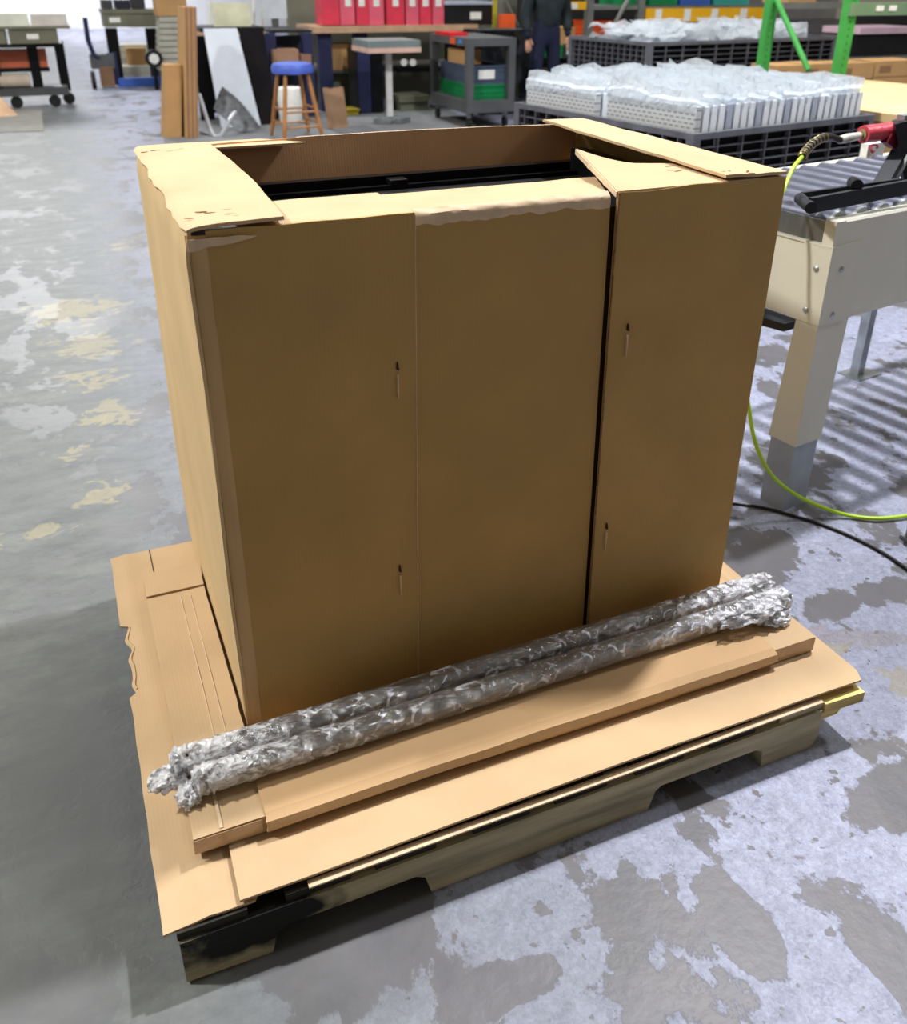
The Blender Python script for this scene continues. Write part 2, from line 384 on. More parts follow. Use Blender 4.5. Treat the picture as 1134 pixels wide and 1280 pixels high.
# ------------------------------------------------------------------ long cartons
def longbox(name, label, x0, x1, y0, y1, z0, z1, m, parts=None):
    t = thing(name, label, 'carton', ((x0+x1)/2, (y0+y1)/2, z0))
    return t
lc = thing('flat_carton', 'narrow brown flat carton lying left of the tall box, slot cut at its end', 'carton', (.14, .6, .134))
def carton_hull(x0, x1, y0, y1, z0, z1, seed=0, amp=.002, nx=8, ny=40):
    b = MB(); bm = b.bm
    bmesh.ops.create_cube(bm, size=1)
    bmesh.ops.bisect_plane
    for v in bm.verts:
        v.co = Vector((lerp(x0, x1, v.co.x+.5), lerp(y0, y1, v.co.y+.5), lerp(z0, z1, v.co.z+.5)))
    bmesh.ops.subdivide_edges(bm, edges=[e for e in bm.edges], cuts=12, use_grid_fill=True)
    for v in bm.verts:
        k = nz(v.co.x*9+seed, v.co.y*9, v.co.z*9)
        v.co.z += amp*k if v.co.z > (z0+z1)/2 else 0
        if abs(v.co.y-y0) < 1e-4 or abs(v.co.y-y1) < 1e-4: v.co.y += amp*nz(v.co.x*14, v.co.z*30, seed)
        if abs(v.co.x-x0) < 1e-4 or abs(v.co.x-x1) < 1e-4: v.co.x += amp*nz(v.co.y*14, v.co.z*30, seed)
    return b
LX0, LX1 = .070, .206
carton_hull(LX0, LX1, .318, .8615, .1315, .168, 1).build('body', KT, lc, bevel=0)
carton_hull(LX0, LX1, .8665, .965, .1315, .171, 2, .001).build('end_flap', KT, lc)
MB().box((LX0+.01, .861, .132), (LX1, .867, .155)).build('cut_slot', KD, lc)
for x in (.145, .168):
    MB().box((x, .33, .1683), (x+.0022, .84, .1695)).build('raised_score', KL, lc)
fc = thing('long_carton', 'long brown shallow carton lying along the front of the tall box beneath the wrapped bars', 'carton', (.76, .2, .134))
carton_hull(.072, 1.452, .116, .305, .1415, .180, 3).build('body', KT, fc)
# sleeve wrapped over its front
def sleeve(u, v):
    x = lerp(.197+.004*nz(v*6, 2), 1.335, u); zz = .185+.002*nz(x*5, 1.)+.003*math.sin(u*PI)
    prof = [(.24, zz), (.120, zz), (.103, zz-.006), (.098, zz-.022), (.100, zz-.0235), (.108, zz-.038+.004*math.sin(u*7))]
    t = v*(len(prof)-1); i = min(int(t), len(prof)-2); f = t-i
    return Vector((x, lerp(prof[i][0], prof[i+1][0], f)+.002*nz(x*6, v*2, 4.), lerp(prof[i][1], prof[i+1][1], f)))
MB().patch(sleeve, 60, 10, -.004).build('sleeve', cardboard('kraft_board_sleeve', (196, 162, 122), (0, 0)), fc, smooth=False, label='tan cardboard sleeve folded over the front of the carton')
def tape(u, v):
    x = lerp(1.338, 1.452, u); return Vector((x, .1145-.001*nz(x*60, v*5), lerp(.1825, .146, v)))
TAPE = mat('clear_glossy_tape', (178, 146, 112), .12, var=.1, scale=20, bump=.6, bscale=40, spec=.8)
MB().patch(tape, 12, 4, .001).build('tape', TAPE, fc)
MB().patch(lambda u, v: Vector((lerp(.0705, .19, u), .1135, lerp(.178, .147, v))), 4, 2, .001).build('tape', TAPE, fc)
MB().patch(lambda u, v: Vector((lerp(.118, .124, u), lerp(.120, .20, v), .1822)), 2, 4, .001).build('raised_score', KL, fc)
MB().hexa([(.09,.122,.1345),(1.44,.122,.1345),(1.44,.30,.1345),(.09,.30,.1345),(.085,.124,.1410),(1.445,.124,.1410),(1.445,.30,.1410),(.085,.30,.1410)]).build('base_board', cardboard('kraft_board_base', (176, 138, 100)), fc)
# ------------------------------------------------------------------ wrapped bars
def film_mat():
    m = bpy.data.materials.new('stretch_film'); m.use_nodes = True; N = m.node_tree.nodes; L = m.node_tree.links
    N.remove(N['Principled BSDF']); out = N['Material Output']
    tc = N.new('ShaderNodeTexCoord').outputs['Object']
    mp = N.new('ShaderNodeMapping'); mp.inputs['Scale'].default_value = (1, 1.3, 1.3); mp.inputs['Rotation'].default_value = (.3, .5, .6); L.new(tc, mp.inputs[0])
    n = N.new('ShaderNodeTexNoise'); n.inputs['Scale'].default_value = 34; n.inputs['Detail'].default_value = 5; n.inputs['Distortion'].default_value = 1.6; n.inputs['Roughness'].default_value = .62; L.new(mp.outputs[0], n.inputs['Vector'])
    n3 = N.new('ShaderNodeTexVoronoi'); n3.inputs['Scale'].default_value = 40; n3.feature = 'F1'; L.new(mp.outputs[0], n3.inputs['Vector'])
    ad = N.new('ShaderNodeMath'); ad.operation = 'MULTIPLY_ADD'; ad.inputs[1].default_value = .6; L.new(n3.outputs['Distance'], ad.inputs[0]); L.new(n.outputs['Fac'], ad.inputs[2])
    bp = N.new('ShaderNodeBump'); bp.inputs['Strength'].default_value = 1.0; bp.inputs['Distance'].default_value = .010; L.new(ad.outputs[0], bp.inputs['Height'])
    gl = N.new('ShaderNodeBsdfGlossy'); gl.inputs['Roughness'].default_value = .17; gl.inputs['Color'].default_value = (1, 1, 1, 1); L.new(bp.outputs[0], gl.inputs['Normal'])
    tr = N.new('ShaderNodeBsdfTransparent'); tr.inputs['Color'].default_value = (.93, .94, .96, 1)
    df = N.new('ShaderNodeBsdfDiffuse'); df.inputs['Color'].default_value = (.88, .90, .97, 1); L.new(bp.outputs[0], df.inputs['Normal'])
    lf = N.new('ShaderNodeTexNoise'); lf.inputs['Scale'].default_value = 30; lf.inputs['Detail'].default_value = 9; lf.inputs['Distortion'].default_value = 1.1; L.new(mp.outputs[0], lf.inputs['Vector'])
    sx = N.new('ShaderNodeSeparateXYZ'); L.new(tc, sx.inputs[0])
    ab = N.new('ShaderNodeMath'); ab.operation = 'ABSOLUTE'; L.new(sx.outputs[0], ab.inputs[0])
    mr = N.new('ShaderNodeMapRange'); L.new(ab.outputs[0], mr.inputs[0]); mr.inputs[1].default_value = .38; mr.inputs[2].default_value = .66; mr.inputs[3].default_value = 0; mr.inputs[4].default_value = .19
    a2 = N.new('ShaderNodeMath'); a2.operation = 'ADD'; L.new(lf.outputs['Fac'], a2.inputs[0]); L.new(mr.outputs[0], a2.inputs[1])
    rp = N.new('ShaderNodeValToRGB'); rp.color_ramp.elements[0].position = .54; rp.color_ramp.elements[0].color = (.07,)*3+(1,)
    rp.color_ramp.elements[1].position = .68; rp.color_ramp.elements[1].color = (.88,)*3+(1,); L.new(a2.outputs[0], rp.inputs[0])
    m1 = N.new('ShaderNodeMixShader'); L.new(rp.outputs[0], m1.inputs[0]); L.new(tr.outputs[0], m1.inputs[1]); L.new(df.outputs[0], m1.inputs[2])
    fr = N.new('ShaderNodeFresnel'); fr.inputs['IOR'].default_value = 1.45; L.new(bp.outputs[0], fr.inputs['Normal'])
    fa = N.new('ShaderNodeMath'); fa.operation = 'MULTIPLY_ADD'; fa.use_clamp = True; fa.inputs[1].default_value = 1.5; fa.inputs[2].default_value = .2; L.new(fr.outputs[0], fa.inputs[0])
    m2 = N.new('ShaderNodeMixShader'); L.new(fa.outputs[0], m2.inputs[0]); L.new(m1.outputs[0], m2.inputs[1]); L.new(gl.outputs[0], m2.inputs[2])
    L.new(m2.outputs[0], out.inputs['Surface']); return m
FILM = film_mat()
def wrapped_bar(label, a, bb, r, seed):
    t = thing('wrapped_bar', label, 'bar', ((a[0]+bb[0])/2, (a[1]+bb[1])/2, a[2]-r), group='plastic wrapped bars in front of the tall box')
    A, B = Vector(a), Vector(bb); n = 300
    pts = [A.lerp(B, i/20) for i in range(21)]
    # squarish rounded bar with hollow ends
    def sq(p, d, R, i, k): return p+d*R*(1+.10*abs(math.sin(2*math.atan2(d.z, d.y)))**2)
    MB().tube(pts, r*.86, 16, fn=sq).build('bar', BLKM, t, smooth=True)
    for e, s in ((A, -1), (B, 1)):
        MB().tube([e+Vector((s*.0005, 0, 0)), e+Vector((s*.004, 0, 0))], r*.62, 14).build('end_cap', BLK, t, smooth=True)
    fp = [(A+Vector((-.012, 0, 0))).lerp(B+Vector((.012, 0, 0)), i/n) for i in range(n+1)]
    def fn(p, d, R, i, k):
        x = p.x; e = min(i, n-i)/n
        w = 1+.04*nz(x*26, k*.6, seed)+.010*nz(x*90+k*1.3, k*.9, seed+2)+(.16*max(0, nz(x*70, k*1.3, seed+5)) if e < .11 else 0)
        if e < .03: w *= .86+.35*nz(x*120, k*2., seed)+.15
        if e < .004: w *= .72
        return p+d*R*w*(1+.06*abs(math.sin(2*math.atan2(d.z, d.y)))**2)
    MB().tube(fp, r*1.0, 28, fn=fn).build('plastic_film', FILM, t, smooth=True)
    return t
t1 = wrapped_bar('rear of two black bars wrapped in clear plastic, touching the tall box', (.068, .270, .2105), (1.425, .291, .2115), .0255, 1)
t2 = wrapped_bar('front of two black bars wrapped in clear plastic, lying on the long carton', (.100, .208, .2145), (1.448, .224, .2145), .0252, 11)
def bunch(cx, cy, cz, r, seed, parent):
    b = MB(); bmesh.ops.create_icosphere(b.bm, subdivisions=4, radius=1)
    for v in b.bm.verts:
        d = v.co.copy(); k = 1+.45*nz(d.x*2.5+seed, d.y*2.5, d.z*2.5)+.3*nz(d.x*7+seed, d.y*7, d.z*7)
        v.co = Vector((cx+d.x*r[0]*k, cy+d.y*r[1]*k, cz+d.z*r[2]*k))
    b.build('film_bunch', FILM, parent, smooth=True, label='crumpled bunch of loose plastic film')
bunch(.048, .252, .195, (.030, .026, .020), 3, t1); bunch(.078, .205, .19, (.020, .024, .018), 8, t2)
bunch(1.425, .285, .222, (.035, .028, .018), 5, t1); bunch(1.33, .205, .222, (.085, .030, .016), 13, t2); bunch(1.40, .19, .195, (.04, .022, .014), 17, t2)
# ------------------------------------------------------------------ the tall box
bx = thing('cardboard_box', 'tall tan open-topped cardboard box standing on the pallet, its front in three overlapping panels', 'box', (.8, .77, .134))
X0, X1, Y0, Y1, ZB, ZT = .212, 1.377, .366, 1.183, .1345, 1.168
def wavy(x, s, a=.003): return a*nz(x*10, s)+a*.5*nz(x*30, s+3)
def side_fn(u, v):
    y = lerp(Y1, Y0+.004, u); z = lerp(ZB, ZT, v)
    x = X0+.004*nz(y*3, z*3, 2.)
    if v > .96:
        x += .016*max(0, nz(y*6, 7.)+.25)*(v-.96)/.04 + .004*(v-.96)/.04
    return Vector((x, y, z-(.006*max(0, nz(y*9, 4.)) if v > .985 else 0)))
MB().patch(side_fn, 40, 60, .006).build('side_panel', KS, bx, smooth=True)
MB().patch(lambda u, v: Vector((X1-.004*math.sin(v*PI)+.003*nz(u*3, v*3), lerp(Y0, Y1, u), lerp(ZB, ZT, v))), 12, 30, .006).build('side_panel', KR, bx, smooth=True)
def back_fn(u, v):
    x = lerp(X1-.007, X0+.009, u); z = lerp(ZB, ZT+.003*nz(x*6, 1.), v)
    return Vector((x, Y1+.045*math.sin(PI*min(1, max(0, (x-.3)/1.0)))*v**3, z))
MB().patch(back_fn, 40, 24, .006).build('back_panel', cardboard('kraft_board_inner', (220, 172, 130)), bx, smooth=True)
# rounded corner strip between side and left front panel
def corner_fn(u, v):
    z = lerp(ZB, ZT-.006, v)
    return Vector((lerp(X0+.001, X0+.032, u)+.0015*nz(z*7, 1.), lerp(Y0+.010, Y0-.001, u)-.004*math.sin(u*PI)+.0015*nz(z*12, u*3), z))
MB().patch(corner_fn, 6, 60, .005).build('corner_strip', cardboard('kraft_board_corner', (202, 168, 124)), bx, smooth=True)
def front(x0b, x0t, x1b, x1t, y, name, amp=.003, seed=0, m=KR, ztop=ZT, toplip=0, bulge=0):
    def fn(u, v):
        x = lerp(lerp(x0b, x0t, v), lerp(x1b, x1t, v), u); z = lerp(ZB, ztop, v)
        yy = y+amp*nz(x*3, z*2.5, seed)-bulge*v*v*math.sin(PI*u)
        if v > .97: z += .004*nz(x*9, seed)*(v-.97)/.03
        return Vector((x, yy, z))
    return MB().patch(fn, 24, 50, .006).build(name, m, bx, smooth=True)
front(.244, .244, .5825, .5905, Y0-.001, 'front_panel', .002, 1)
front(.582, .590, .9985, .9815, Y0+.0065, 'front_panel', .0015, 5, ztop=ZT-.014)
front(1.0045, .9905, X1, X1+.004, Y0-.004, 'front_panel', .002, 9, ztop=ZT+.002)
# raw board edges at the two seams
MB().patch(lambda u, v: Vector((lerp(.5828, .5908, v)+.0012*u, Y0-.0015+.0015*nz(v*20, 3.)-.0005, lerp(ZB, ZT-.004, v))), 1, 40, .003).build('panel_edge', KL, bx)
MB().patch(lambda u, v: Vector((lerp(1.0035, .9893, v)+(.0015+.004*max(0, v-.6))*u, Y0-.0065+.002*nz(v*26, 3.), lerp(ZB, ZT, v)+.001)), 1, 60, .003).build('panel_edge', KE, bx)
# liner standing behind the gap
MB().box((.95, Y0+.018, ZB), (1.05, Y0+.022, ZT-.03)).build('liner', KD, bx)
# crushed band along the top of the middle panel
def crush(u, v):
    x = lerp(.592, .980, u); w = .020+.012*nz(x*12, 4.)+.006*nz(x*40, 2.)
    a = v
    return Vector((x, Y0+.005+.012*(1-a)**2*1.0-.003*math.sin(a*PI), ZT+.001-.006*a-w*a*a+.003*nz(x*25, v*3.)))
MB().patch(crush, 60, 6, -.002).build('crushed_rim', KL, bx, smooth=True, label='pale crushed top rim of the middle panel')
def crushl(u, v):
    x = lerp(.214, .32, u); w = (.018+.010*nz(x*30, 1.))*(1-u)**.5
    return Vector((x, Y0-.006-.001*v+.010*max(0, (.25-x))*1, ZT-.010-.003*nz(x*30, 5.)-w*v))
MB().patch(crushl, 20, 4, -.002).build('crushed_rim', KL, bx, smooth=True, label='pale torn corner under the left flap')
# top flaps
def flap(name, f, nu=30, nv=20, th=.006, m=KT, label=None): return MB().patch(f, nu, nv, th).build(name, m, bx, smooth=True, label=label)
flap('front_flap', lambda u, v: Vector((lerp(.30, .589, u), lerp(Y0, .560, v), ZT-.001-.004*v-.002*nz(u*3, v*3))))
flap('front_flap', lambda u, v: Vector((lerp(.592, lerp(.982, 1.06, v), u), lerp(Y0+.016, .560, v)+.003*nz(u*8, 1.), ZT-.004-.006*v+.002*nz(u*5, v*4, 2.))))
def rfl(u, v):
    lift = .030*max(0, 1-u*2.6)**1.5*v
    x = lerp(lerp(.990, 1.060, v), 1.372, u); y = lerp(Y0-.002, lerp(.640, .562, min(1, u*1.6)), v)
    return Vector((x, y, ZT+.004+lift))
flap('front_flap', rfl, label='right front flap with its inner corner lifted')
def rfe(u, v):  # torn edge of the lifted corner
    p = rfl(0, u); return p+Vector((-.003-.004*v*abs(nz(u*20, 2.)), 0, -.001-.010*v))
MB().patch(rfe, 30, 2, .002).build('torn_edge', KL, bx)
def left_flap(u, v):
    y = lerp(Y0-.002, 1.184, v)
    xin = .368+.010*math.sin(v*4)+.020*v; xout = X0-.003+.012*max(0, nz(y*7, 7.)+.1)+.003*nz(y*25, 2.)
    if v < .03: xout = X0+.002
    x = lerp(xout, xin, u)
    z = ZT+.008+.004*math.sin(u*3)*(1-v)+.002*nz(x*8, y*8)-(.004*(1-u)**20)+(.006*max(0, (u-.6))*(1-v)**6*2)
    return Vector((x, y, z))
flap('side_flap', left_flap, 26, 60, .006, label='broad left flap lying over the front and back flaps')
flap('back_flap', lambda u, v: Vector((lerp(.24, .610, u), lerp(1.150, lerp(1.215, 1.262, min(1, u*2.2)) if u < .75 else lerp(1.262, 1.17, (u-.75)*4), v), ZT-.001-.003*v)), 30, 8, .005)
flap('side_flap', lambda u, v: Vector((lerp(lerp(1.233, 1.268, v), X1+.006+.01*v, u), lerp(Y0-.002, 1.178, v), ZT+.016-.003*u+.002*nz(u*3, v*6))), 12, 50, .006, label='narrow right flap lying over the front flap')
# edge of the back rim, white fresh cut
def rim(u, v):
    x = lerp(.60, 1.33, u); z = ZT+.003*nz(x*6, 1.)+.0005
    return Vector((x, Y1+.045*math.sin(PI*min(1, max(0, (x-.3)/1.0)))-.0065+.0065*v, z))
MB().patch(rim, 40, 1, -.001).build('cut_edge', KL, bx)
# staple tears on the flaps
def tear(x, y, z, l, w, ang, parent=bx):
    M = Matrix.Translation((x, y, z)) @ Matrix.Rotation(ang, 4, 'Z')
    b = MB(); v = [M @ Vector(p) for p in ((-l, 0, 0), (-l*.2, -w, 0), (l, w*.2, 0), (l*.3, w, 0))]
    vv = [b.bm.verts.new(p) for p in v]; ww = [b.bm.verts.new(p+Vector((0, 0, .0012))) for p in v]
    b.bm.faces.new(ww)
    for i in range(4): b.bm.faces.new((vv[i], vv[(i+1) % 4], ww[(i+1) % 4], ww[i]))
    b.build('staple_tear', KE, parent)
random.seed(3)
for (px, py) in [(180,189),(193,187),(220,187),(226,185),(212,188)]:
    p = fl(px, py, ZT+.011); tear(p.x, p.y, ZT+.0085, random.uniform(.006, .012), .003, random.uniform(-.3, .3))
for (px, py) in [(251,265),(262,266),(289,267),(294,270),(285,269),(236,273),(284,262),(313,264),(277,280),(322,257)]:
    p = fl(px, py, ZT+.011); tear(p.x, p.y, ZT+.0105, random.uniform(.004, .010), .002, random.uniform(-.4, .1))
for (px, py) in [(838,208),(848,214),(841,213)]:
    p = fl(px, py, ZT+.004); tear(p.x, p.y, ZT+.004, .012, .002, random.uniform(-.6, .3))
for (px, py) in [(815,192),(905,214),(912,213),(935,213),(940,216)]:
    p = fl(px, py, ZT+.017); tear(p.x, p.y, ZT+.0155, .007, .003, random.uniform(-.6, .6))
# four punched slits in the front panels
for (x, z, y) in [(.552, .866, Y0-.001), (.547, .426, Y0-.001), (1.037, .873, Y0-.004), (1.030, .409, Y0-.004)]:
    MB().hexa([(x-.002,y-.005,z+.022),(x+.003,y-.005,z+.020),(x+.003,y,z+.020),(x-.002,y,z+.022),(x-.0006,y-.004,z+.036),(x+.0006,y-.004,z+.036),(x+.0006,y,z+.036),(x-.0006,y,z+.036)]).build('slit', KD, bx)
    MB().hexa([(x-.0005,y-.0055,z-.035),(x+.0007,y-.0055,z-.035),(x+.0007,y,z-.035),(x-.0005,y,z-.035),(x-.0018,y-.0055,z+.012),(x+.0018,y-.0055,z+.012),(x+.0018,y,z+.012),(x-.0018,y,z+.012)]).build('slit', KL, bx)
MB().box((.574, Y0-.008, .152), (.590, Y0-.003, .165)).build('staple_tear', KD, bx)
# ------------------------------------------------------------------ what stands inside the box
cab = thing('packed_cabinet', 'black cabinet packed inside the tall cardboard box, its rear rail showing', 'cabinet', (.8, .77, .135))
MB().box((.235, .41, .14), (1.350, 1.145, 1.055)).build('body', BLK, cab, bevel=.004)
MB().box((.240, 1.105, 1.0555), (1.345, 1.135, 1.082)).build('rail', BLKM, cab, bevel=.003)
MB().box((.240, 1.06, 1.0555), (1.345, 1.075, 1.066)).build('rail', BLKM, cab, bevel=.002)
MB().box((.79, 1.06, 1.0665), (.835, 1.10, 1.078)).build('latch', BLKM, cab, bevel=.003)
MB().box((1.315, .60, 1.0560), (1.345, 1.10, 1.12)).build('rail', BLKM, cab, bevel=.003)
# ------------------------------------------------------------------ roller conveyor
CA = math.radians(8.8)
CO = Vector((1.985, .785, 0))
cv = thing('roller_conveyor', 'cream steel roller conveyor with grey rollers at the right behind the tall box', 'conveyor', CO, CA)
LEN, WID, CT, CBt = 2.1, .62, .93, .63
def cp(name, b, m, **k): return b.build(name, m, cv, W=False, **k)
cp('side_rail', MB().prism([(0, CBt), (0, CT-.006), (.006, CT), (.040, CT), (.040, CT-.012), (.010, CT-.02), (.010, CBt)], LEN, 0, 0), CREAM, bevel=.0015)
cp('side_rail', MB().prism([(WID-.04, CT), (WID, CT), (WID, CBt+.1), (WID-.01, CBt+.1), (WID-.01, CT-.015), (WID-.04, CT-.012)], LEN, 0, 0), CREAM, bevel=.001)
cp('end_plate', MB().box((-.006, .0, CBt-.0), (0, WID, CT-.075)), CREAM, bevel=.001)
cp('end_lip', MB().box((-.012, .0, CT-.075), (.012, WID, CT-.070)), CREAM)
cp('end_bar', MB().box((.004, .012, CT-.068), (.012, WID-.04, CT-.008)), mat('brushed_end_bar', (120, 122, 122), .3, .7, var=.15, scale=10, stretch=(1, 6, 1)), bevel=.001)
cp('corner_post', MB().box((-.007, -.001, CBt-.0), (.034, .035, CT-.001)), CREAM, bevel=.004)
cp('corner_bracket', MB().box((-.011, -.006, CBt), (.11, .09, CT-.069), None), CREAM, bevel=.002)
cp('leg', MB().hexa([(-.006,-.002,.235),(.115,-.002,.235),(.115,.10,.235),(-.006,.10,.235),(-.0055,-.0018,CBt-.001),(.130,-.0018,CBt-.001),(.130,.075,CBt-.001),(-.0055,.075,CBt-.001)]), CREAM, bevel=.002)
FOOT = mat('blue_grey_steel', (160, 168, 182), .45, .1, var=.08, scale=10)
cp('foot', MB().box((.0, .003, .0), (.108, .094, .245)), FOOT, bevel=.002, label='blue grey telescopic foot')
for (u, v, z, nx) in [(-.010, .035, CT-.14, 1), (-.010, .045, CBt+.035, 1), (.045, -.004, CT-.14, 0), (.045, -.004, CBt+.025, 0)]:
    b = MB(); d = Vector((-1, 0, 0)) if nx else Vector((0, -1, 0))
    p = Vector((u, v, z)); b.tube([p-d*.006, p+d*.003, p+d*.007], .01, 12, rr=[.010, .0095, .004]); cp('bolt', b, STL, smooth=True)
RLR = mat('grey_roller_sleeve', (116, 119, 136), .36, .75, var=.06, scale=20, spec=1.0)
RW = MB().tube([(0, .05, 0), (0, WID-.05, 0)], .031, 24).build('roller', RLR, None, smooth=True)
RE = MB().tube([(0, .041, 0), (0, .053, 0)], .0315, 24).build('roller_end', STL, None, smooth=True)
nrol = 20
for k in range(nrol):
    r = RW if k == 0 else RW.copy(); e = RE if k == 0 else RE.copy()
    if k: COL.objects.link(r); COL.objects.link(e)
    r.parent = cv; r.location = (.060+k*.100, 0, CT-.018); e.parent = r; e.location = (0, 0, 0)
for u in (1.15, 1.8):
    cp('leg', MB().box((u, WID-.05, .0), (u+.04, WID-.01, CBt+.105)), STL, bevel=.001, label='galvanised rear leg')
cp('leg_plate', MB().box((1.11, WID-.09, 0), (1.26, WID+.02, .006)), STL)
cp('leg', MB().box((1.9, .0, .0), (2.02, .10, CBt+.001)), CREAM, bevel=.002)
cp('under_tray', MB().hexa([(-.004,.112,.575),(.06,.112,.575),(.06,.55,.575),(-.10,.55,.575),(-.004,.112,.60),(.06,.112,.60),(.06,.55,.60),(-.10,.55,.60)]), BLK, label='black tray hanging under the rollers')
cp('stop_bracket', MB().box((.93, WID-.035, CT+.001), (1.03, WID-.005, CT+.05)), WHT, bevel=.008, label='white end stop')
cp('ring', MB().tube([(.95+.018*math.cos(a_*PI/8), WID-.045-.004*math.sin(a_*PI/4), CT+.035+.014*math.sin(a_*PI/8)) for a_ in range(15)], .004, 8), mat('dark_red_ring', (150, 24, 44), .35))
# ------------------------------------------------------------------ strapping tool on the conveyor
def ct(px, py, z): return fl(px, py, z)
tl = thing('clamping_tool', 'black steel clamping tool with red taped handle lying on the conveyor rollers', 'tool', ct(1040, 262, .925))
def slab(p0, p1, w, h, m, name, bevel=.002):
    p0, p1 = Vector(p0), Vector(p1); d = (p1-p0); L_ = d.length; d.normalize()
    s = Vector((-d.y, d.x, 0)); s = s.normalized() if s.length > 1e-3 else Vector((0, 1, 0)); n = d.cross(s)
    v = []
    for t in (-1, 1):
        for (a, q) in ((p0, -1), (p1, -1), (p1, 1), (p0, 1)): v.append(a+s*(w/2*q)+n*(h/2*t))
    return MB().hexa(v).build(name, m, tl, bevel=bevel)
DBLK = mat('blued_steel', (14, 18, 26), .6, .0, var=.2, scale=12, bump=.1, spec=.3)
a0 = ct(1012, 257, .975); a1 = ct(1150, 231, .985)
slab(a0, a1, .014, .042, DBLK, 'arm'); a2, a3 = ct(1002, 248, .972), ct(1125, 230, .985)
slab(a2, a3, .012, .034, DBLK, 'arm')
MB().tube([ct(1000, 248, .975), ct(1014, 260, .975)], .016, 16).build('pivot', DBLK, tl, smooth=True)
b = MB(); p = ct(1069, 230, 1.01); b.tube([p+Vector((-.012, -.02, 0)), p+Vector((.012, .02, 0))], .017, 14); b.build('wheel', BLKM, tl, smooth=True)
q0 = ct(1098, 236, .96); Yt = 1.02
up0 = at(1112, 196, 1.12); slab(q0, at(1136, 168, 1.15), .045, .016, DBLK, 'link')
slab(at(1128, 150, 1.10), at(1142, 240, 1.05), .09, .05, DBLK, 'frame', .006)
slab(at(1112, 238, 1.02), at(1150, 170, 1.05), .010, .012, STL, 'link')
slab(at(1116, 244, 1.0), at(1145, 246, .98), .05, .02, STL, 'clamp_jaw')
slab(at(1126, 150, 1.1), at(1136, 148, 1.1), .03, .03, STL, 'bolt_head', .004)
h0, h1 = at(1079, 168, 1.12), at(1119, 163, 1.12)
RED = mat('red_taped_foam', (196, 70, 84), .3, var=.12, scale=16, stretch=(3, 1, 3), bump=.4, bscale=50)
b = MB(); n_ = 10; b.tube([h0.lerp(h1, i/n_) for i in range(n_+1)], .027, 18, fn=lambda p, d, R, i, k: p+d*R*(1+.05*nz(i*.8, k*.7)), cap=True); b.build('handle_grip', RED, tl, smooth=True)
MB().tube([h0+(h0-h1)*.02, h0+(h0-h1)*.03], .017, 16).build('grip_core', mat('foam_core', (170, 140, 96), .9, bump=.4), tl, smooth=True)
slab(at(1108, 172, 1.10), at(1118, 180, 1.10), .03, .03, mat('dark_red_plastic', (110, 20, 40), .4), 'trigger')
# hose: fitting, spring guard, line
hs = thing('air_hose', 'lime green coiled air hose looping from the tool down in front of the conveyor leg', 'hose', at(985, 228, .95))
LIME = mat('lime_hose_rubber', (176, 214, 30), .4, var=.06, scale=8, spec=.5)
WM = mat('white_fitting', (214, 214, 206), .35, .3, var=.12, scale=30)
MB().tube([at(1050, 175, 1.10), at(1058, 173, 1.11), at(1074, 170, 1.12)], .012, 14, rr=[.012, .014, .012]).build('fitting', WM, hs, smooth=True)
MB().tube([at(1074, 170, 1.12), at(1080, 169, 1.12)], .008, 10).build('fitting', STL, hs, smooth=True)
def smooth_pts(P, n=12):
    out = []; P = [Vector(p) for p in P]; Q = [P[0]*2-P[1]]+P+[P[-1]*2-P[-2]]
    for i in range(1, len(Q)-2):
        for k in range(n):
            t = k/n; a, b_, c, d = Q[i-1], Q[i], Q[i+1], Q[i+2]
            out.append(.5*((2*b_)+(c-a)*t+(2*a-5*b_+4*c-d)*t*t+(3*b_-a-3*c+d)*t**3))
    out.append(P[-1]); return out
sp = smooth_pts([at(1050, 175, 1.10), at(1035, 171, 1.08), at(1020, 177, 1.05), at(1008, 188, 1.02), at(1003, 196, 1.0)])
MB().tube(sp, .010, 12).build('spring_core', BLK, hs, smooth=True)
pts = []
for i in range(0, 10*36):
    t = i/(10*36)*.72+.28; j = t*(len(sp)-1); a = sp[int(j)].lerp(sp[min(int(j)+1, len(sp)-1)], j-int(j))
    tg = (sp[min(int(j)+1, len(sp)-1)]-sp[max(int(j)-1, 0)]).normalized(); s_ = tg.cross(Vector((0, 0, 1))).normalized(); n2 = tg.cross(s_)
    an = 2*PI*i/36; pts.append(a+s_*.0115*math.cos(an)+n2*.0115*math.sin(an))
MB().tube(pts, .0019, 6).build('spring', mat('spring_steel', (196, 180, 140), .3, .7), hs, smooth=True)
hp = smooth_pts([at(1003, 196, 1.0), at(992, 210, .96), at(982, 232, .92), at(971, 262, .88), at(955, 330, .85), at(941, 420, .80), at(934, 480, .77), at(937, 515, .75),
                 at(945, 555, .75), at(962, 590, .75), at(985, 612, .75), at(1020, 631, .72), fl(1060, 644, .012), fl(1100, 648, .012), fl(1150, 642, .012), fl(1200, 630, .012)], 10)
MB().tube(hp, .0062, 10).build('hose', LIME, hs, smooth=True)
tp = at(1041, 640, .72)
MB().tube([tp+Vector((.0, -.009, -.009)), tp+Vector((0, .009, -.009)), tp+Vector((0, .009, .009)), tp+Vector((0, -.009, .009)), tp+Vector((.0, -.009, -.009)), tp+Vector((.006, -.01, -.026)), tp+Vector((-.006, -.01, -.026))], .0016, 6).build('cable_tie', BLK, hs)
cb = smooth_pts([fl(880, 628, .006), fl(918, 629, .006), fl(960, 636, .006), fl(986, 643, .006), fl(1037, 659, .006), fl(1090, 683, .006), fl(1134, 711, .006), fl(1200, 760, .006)], 8)
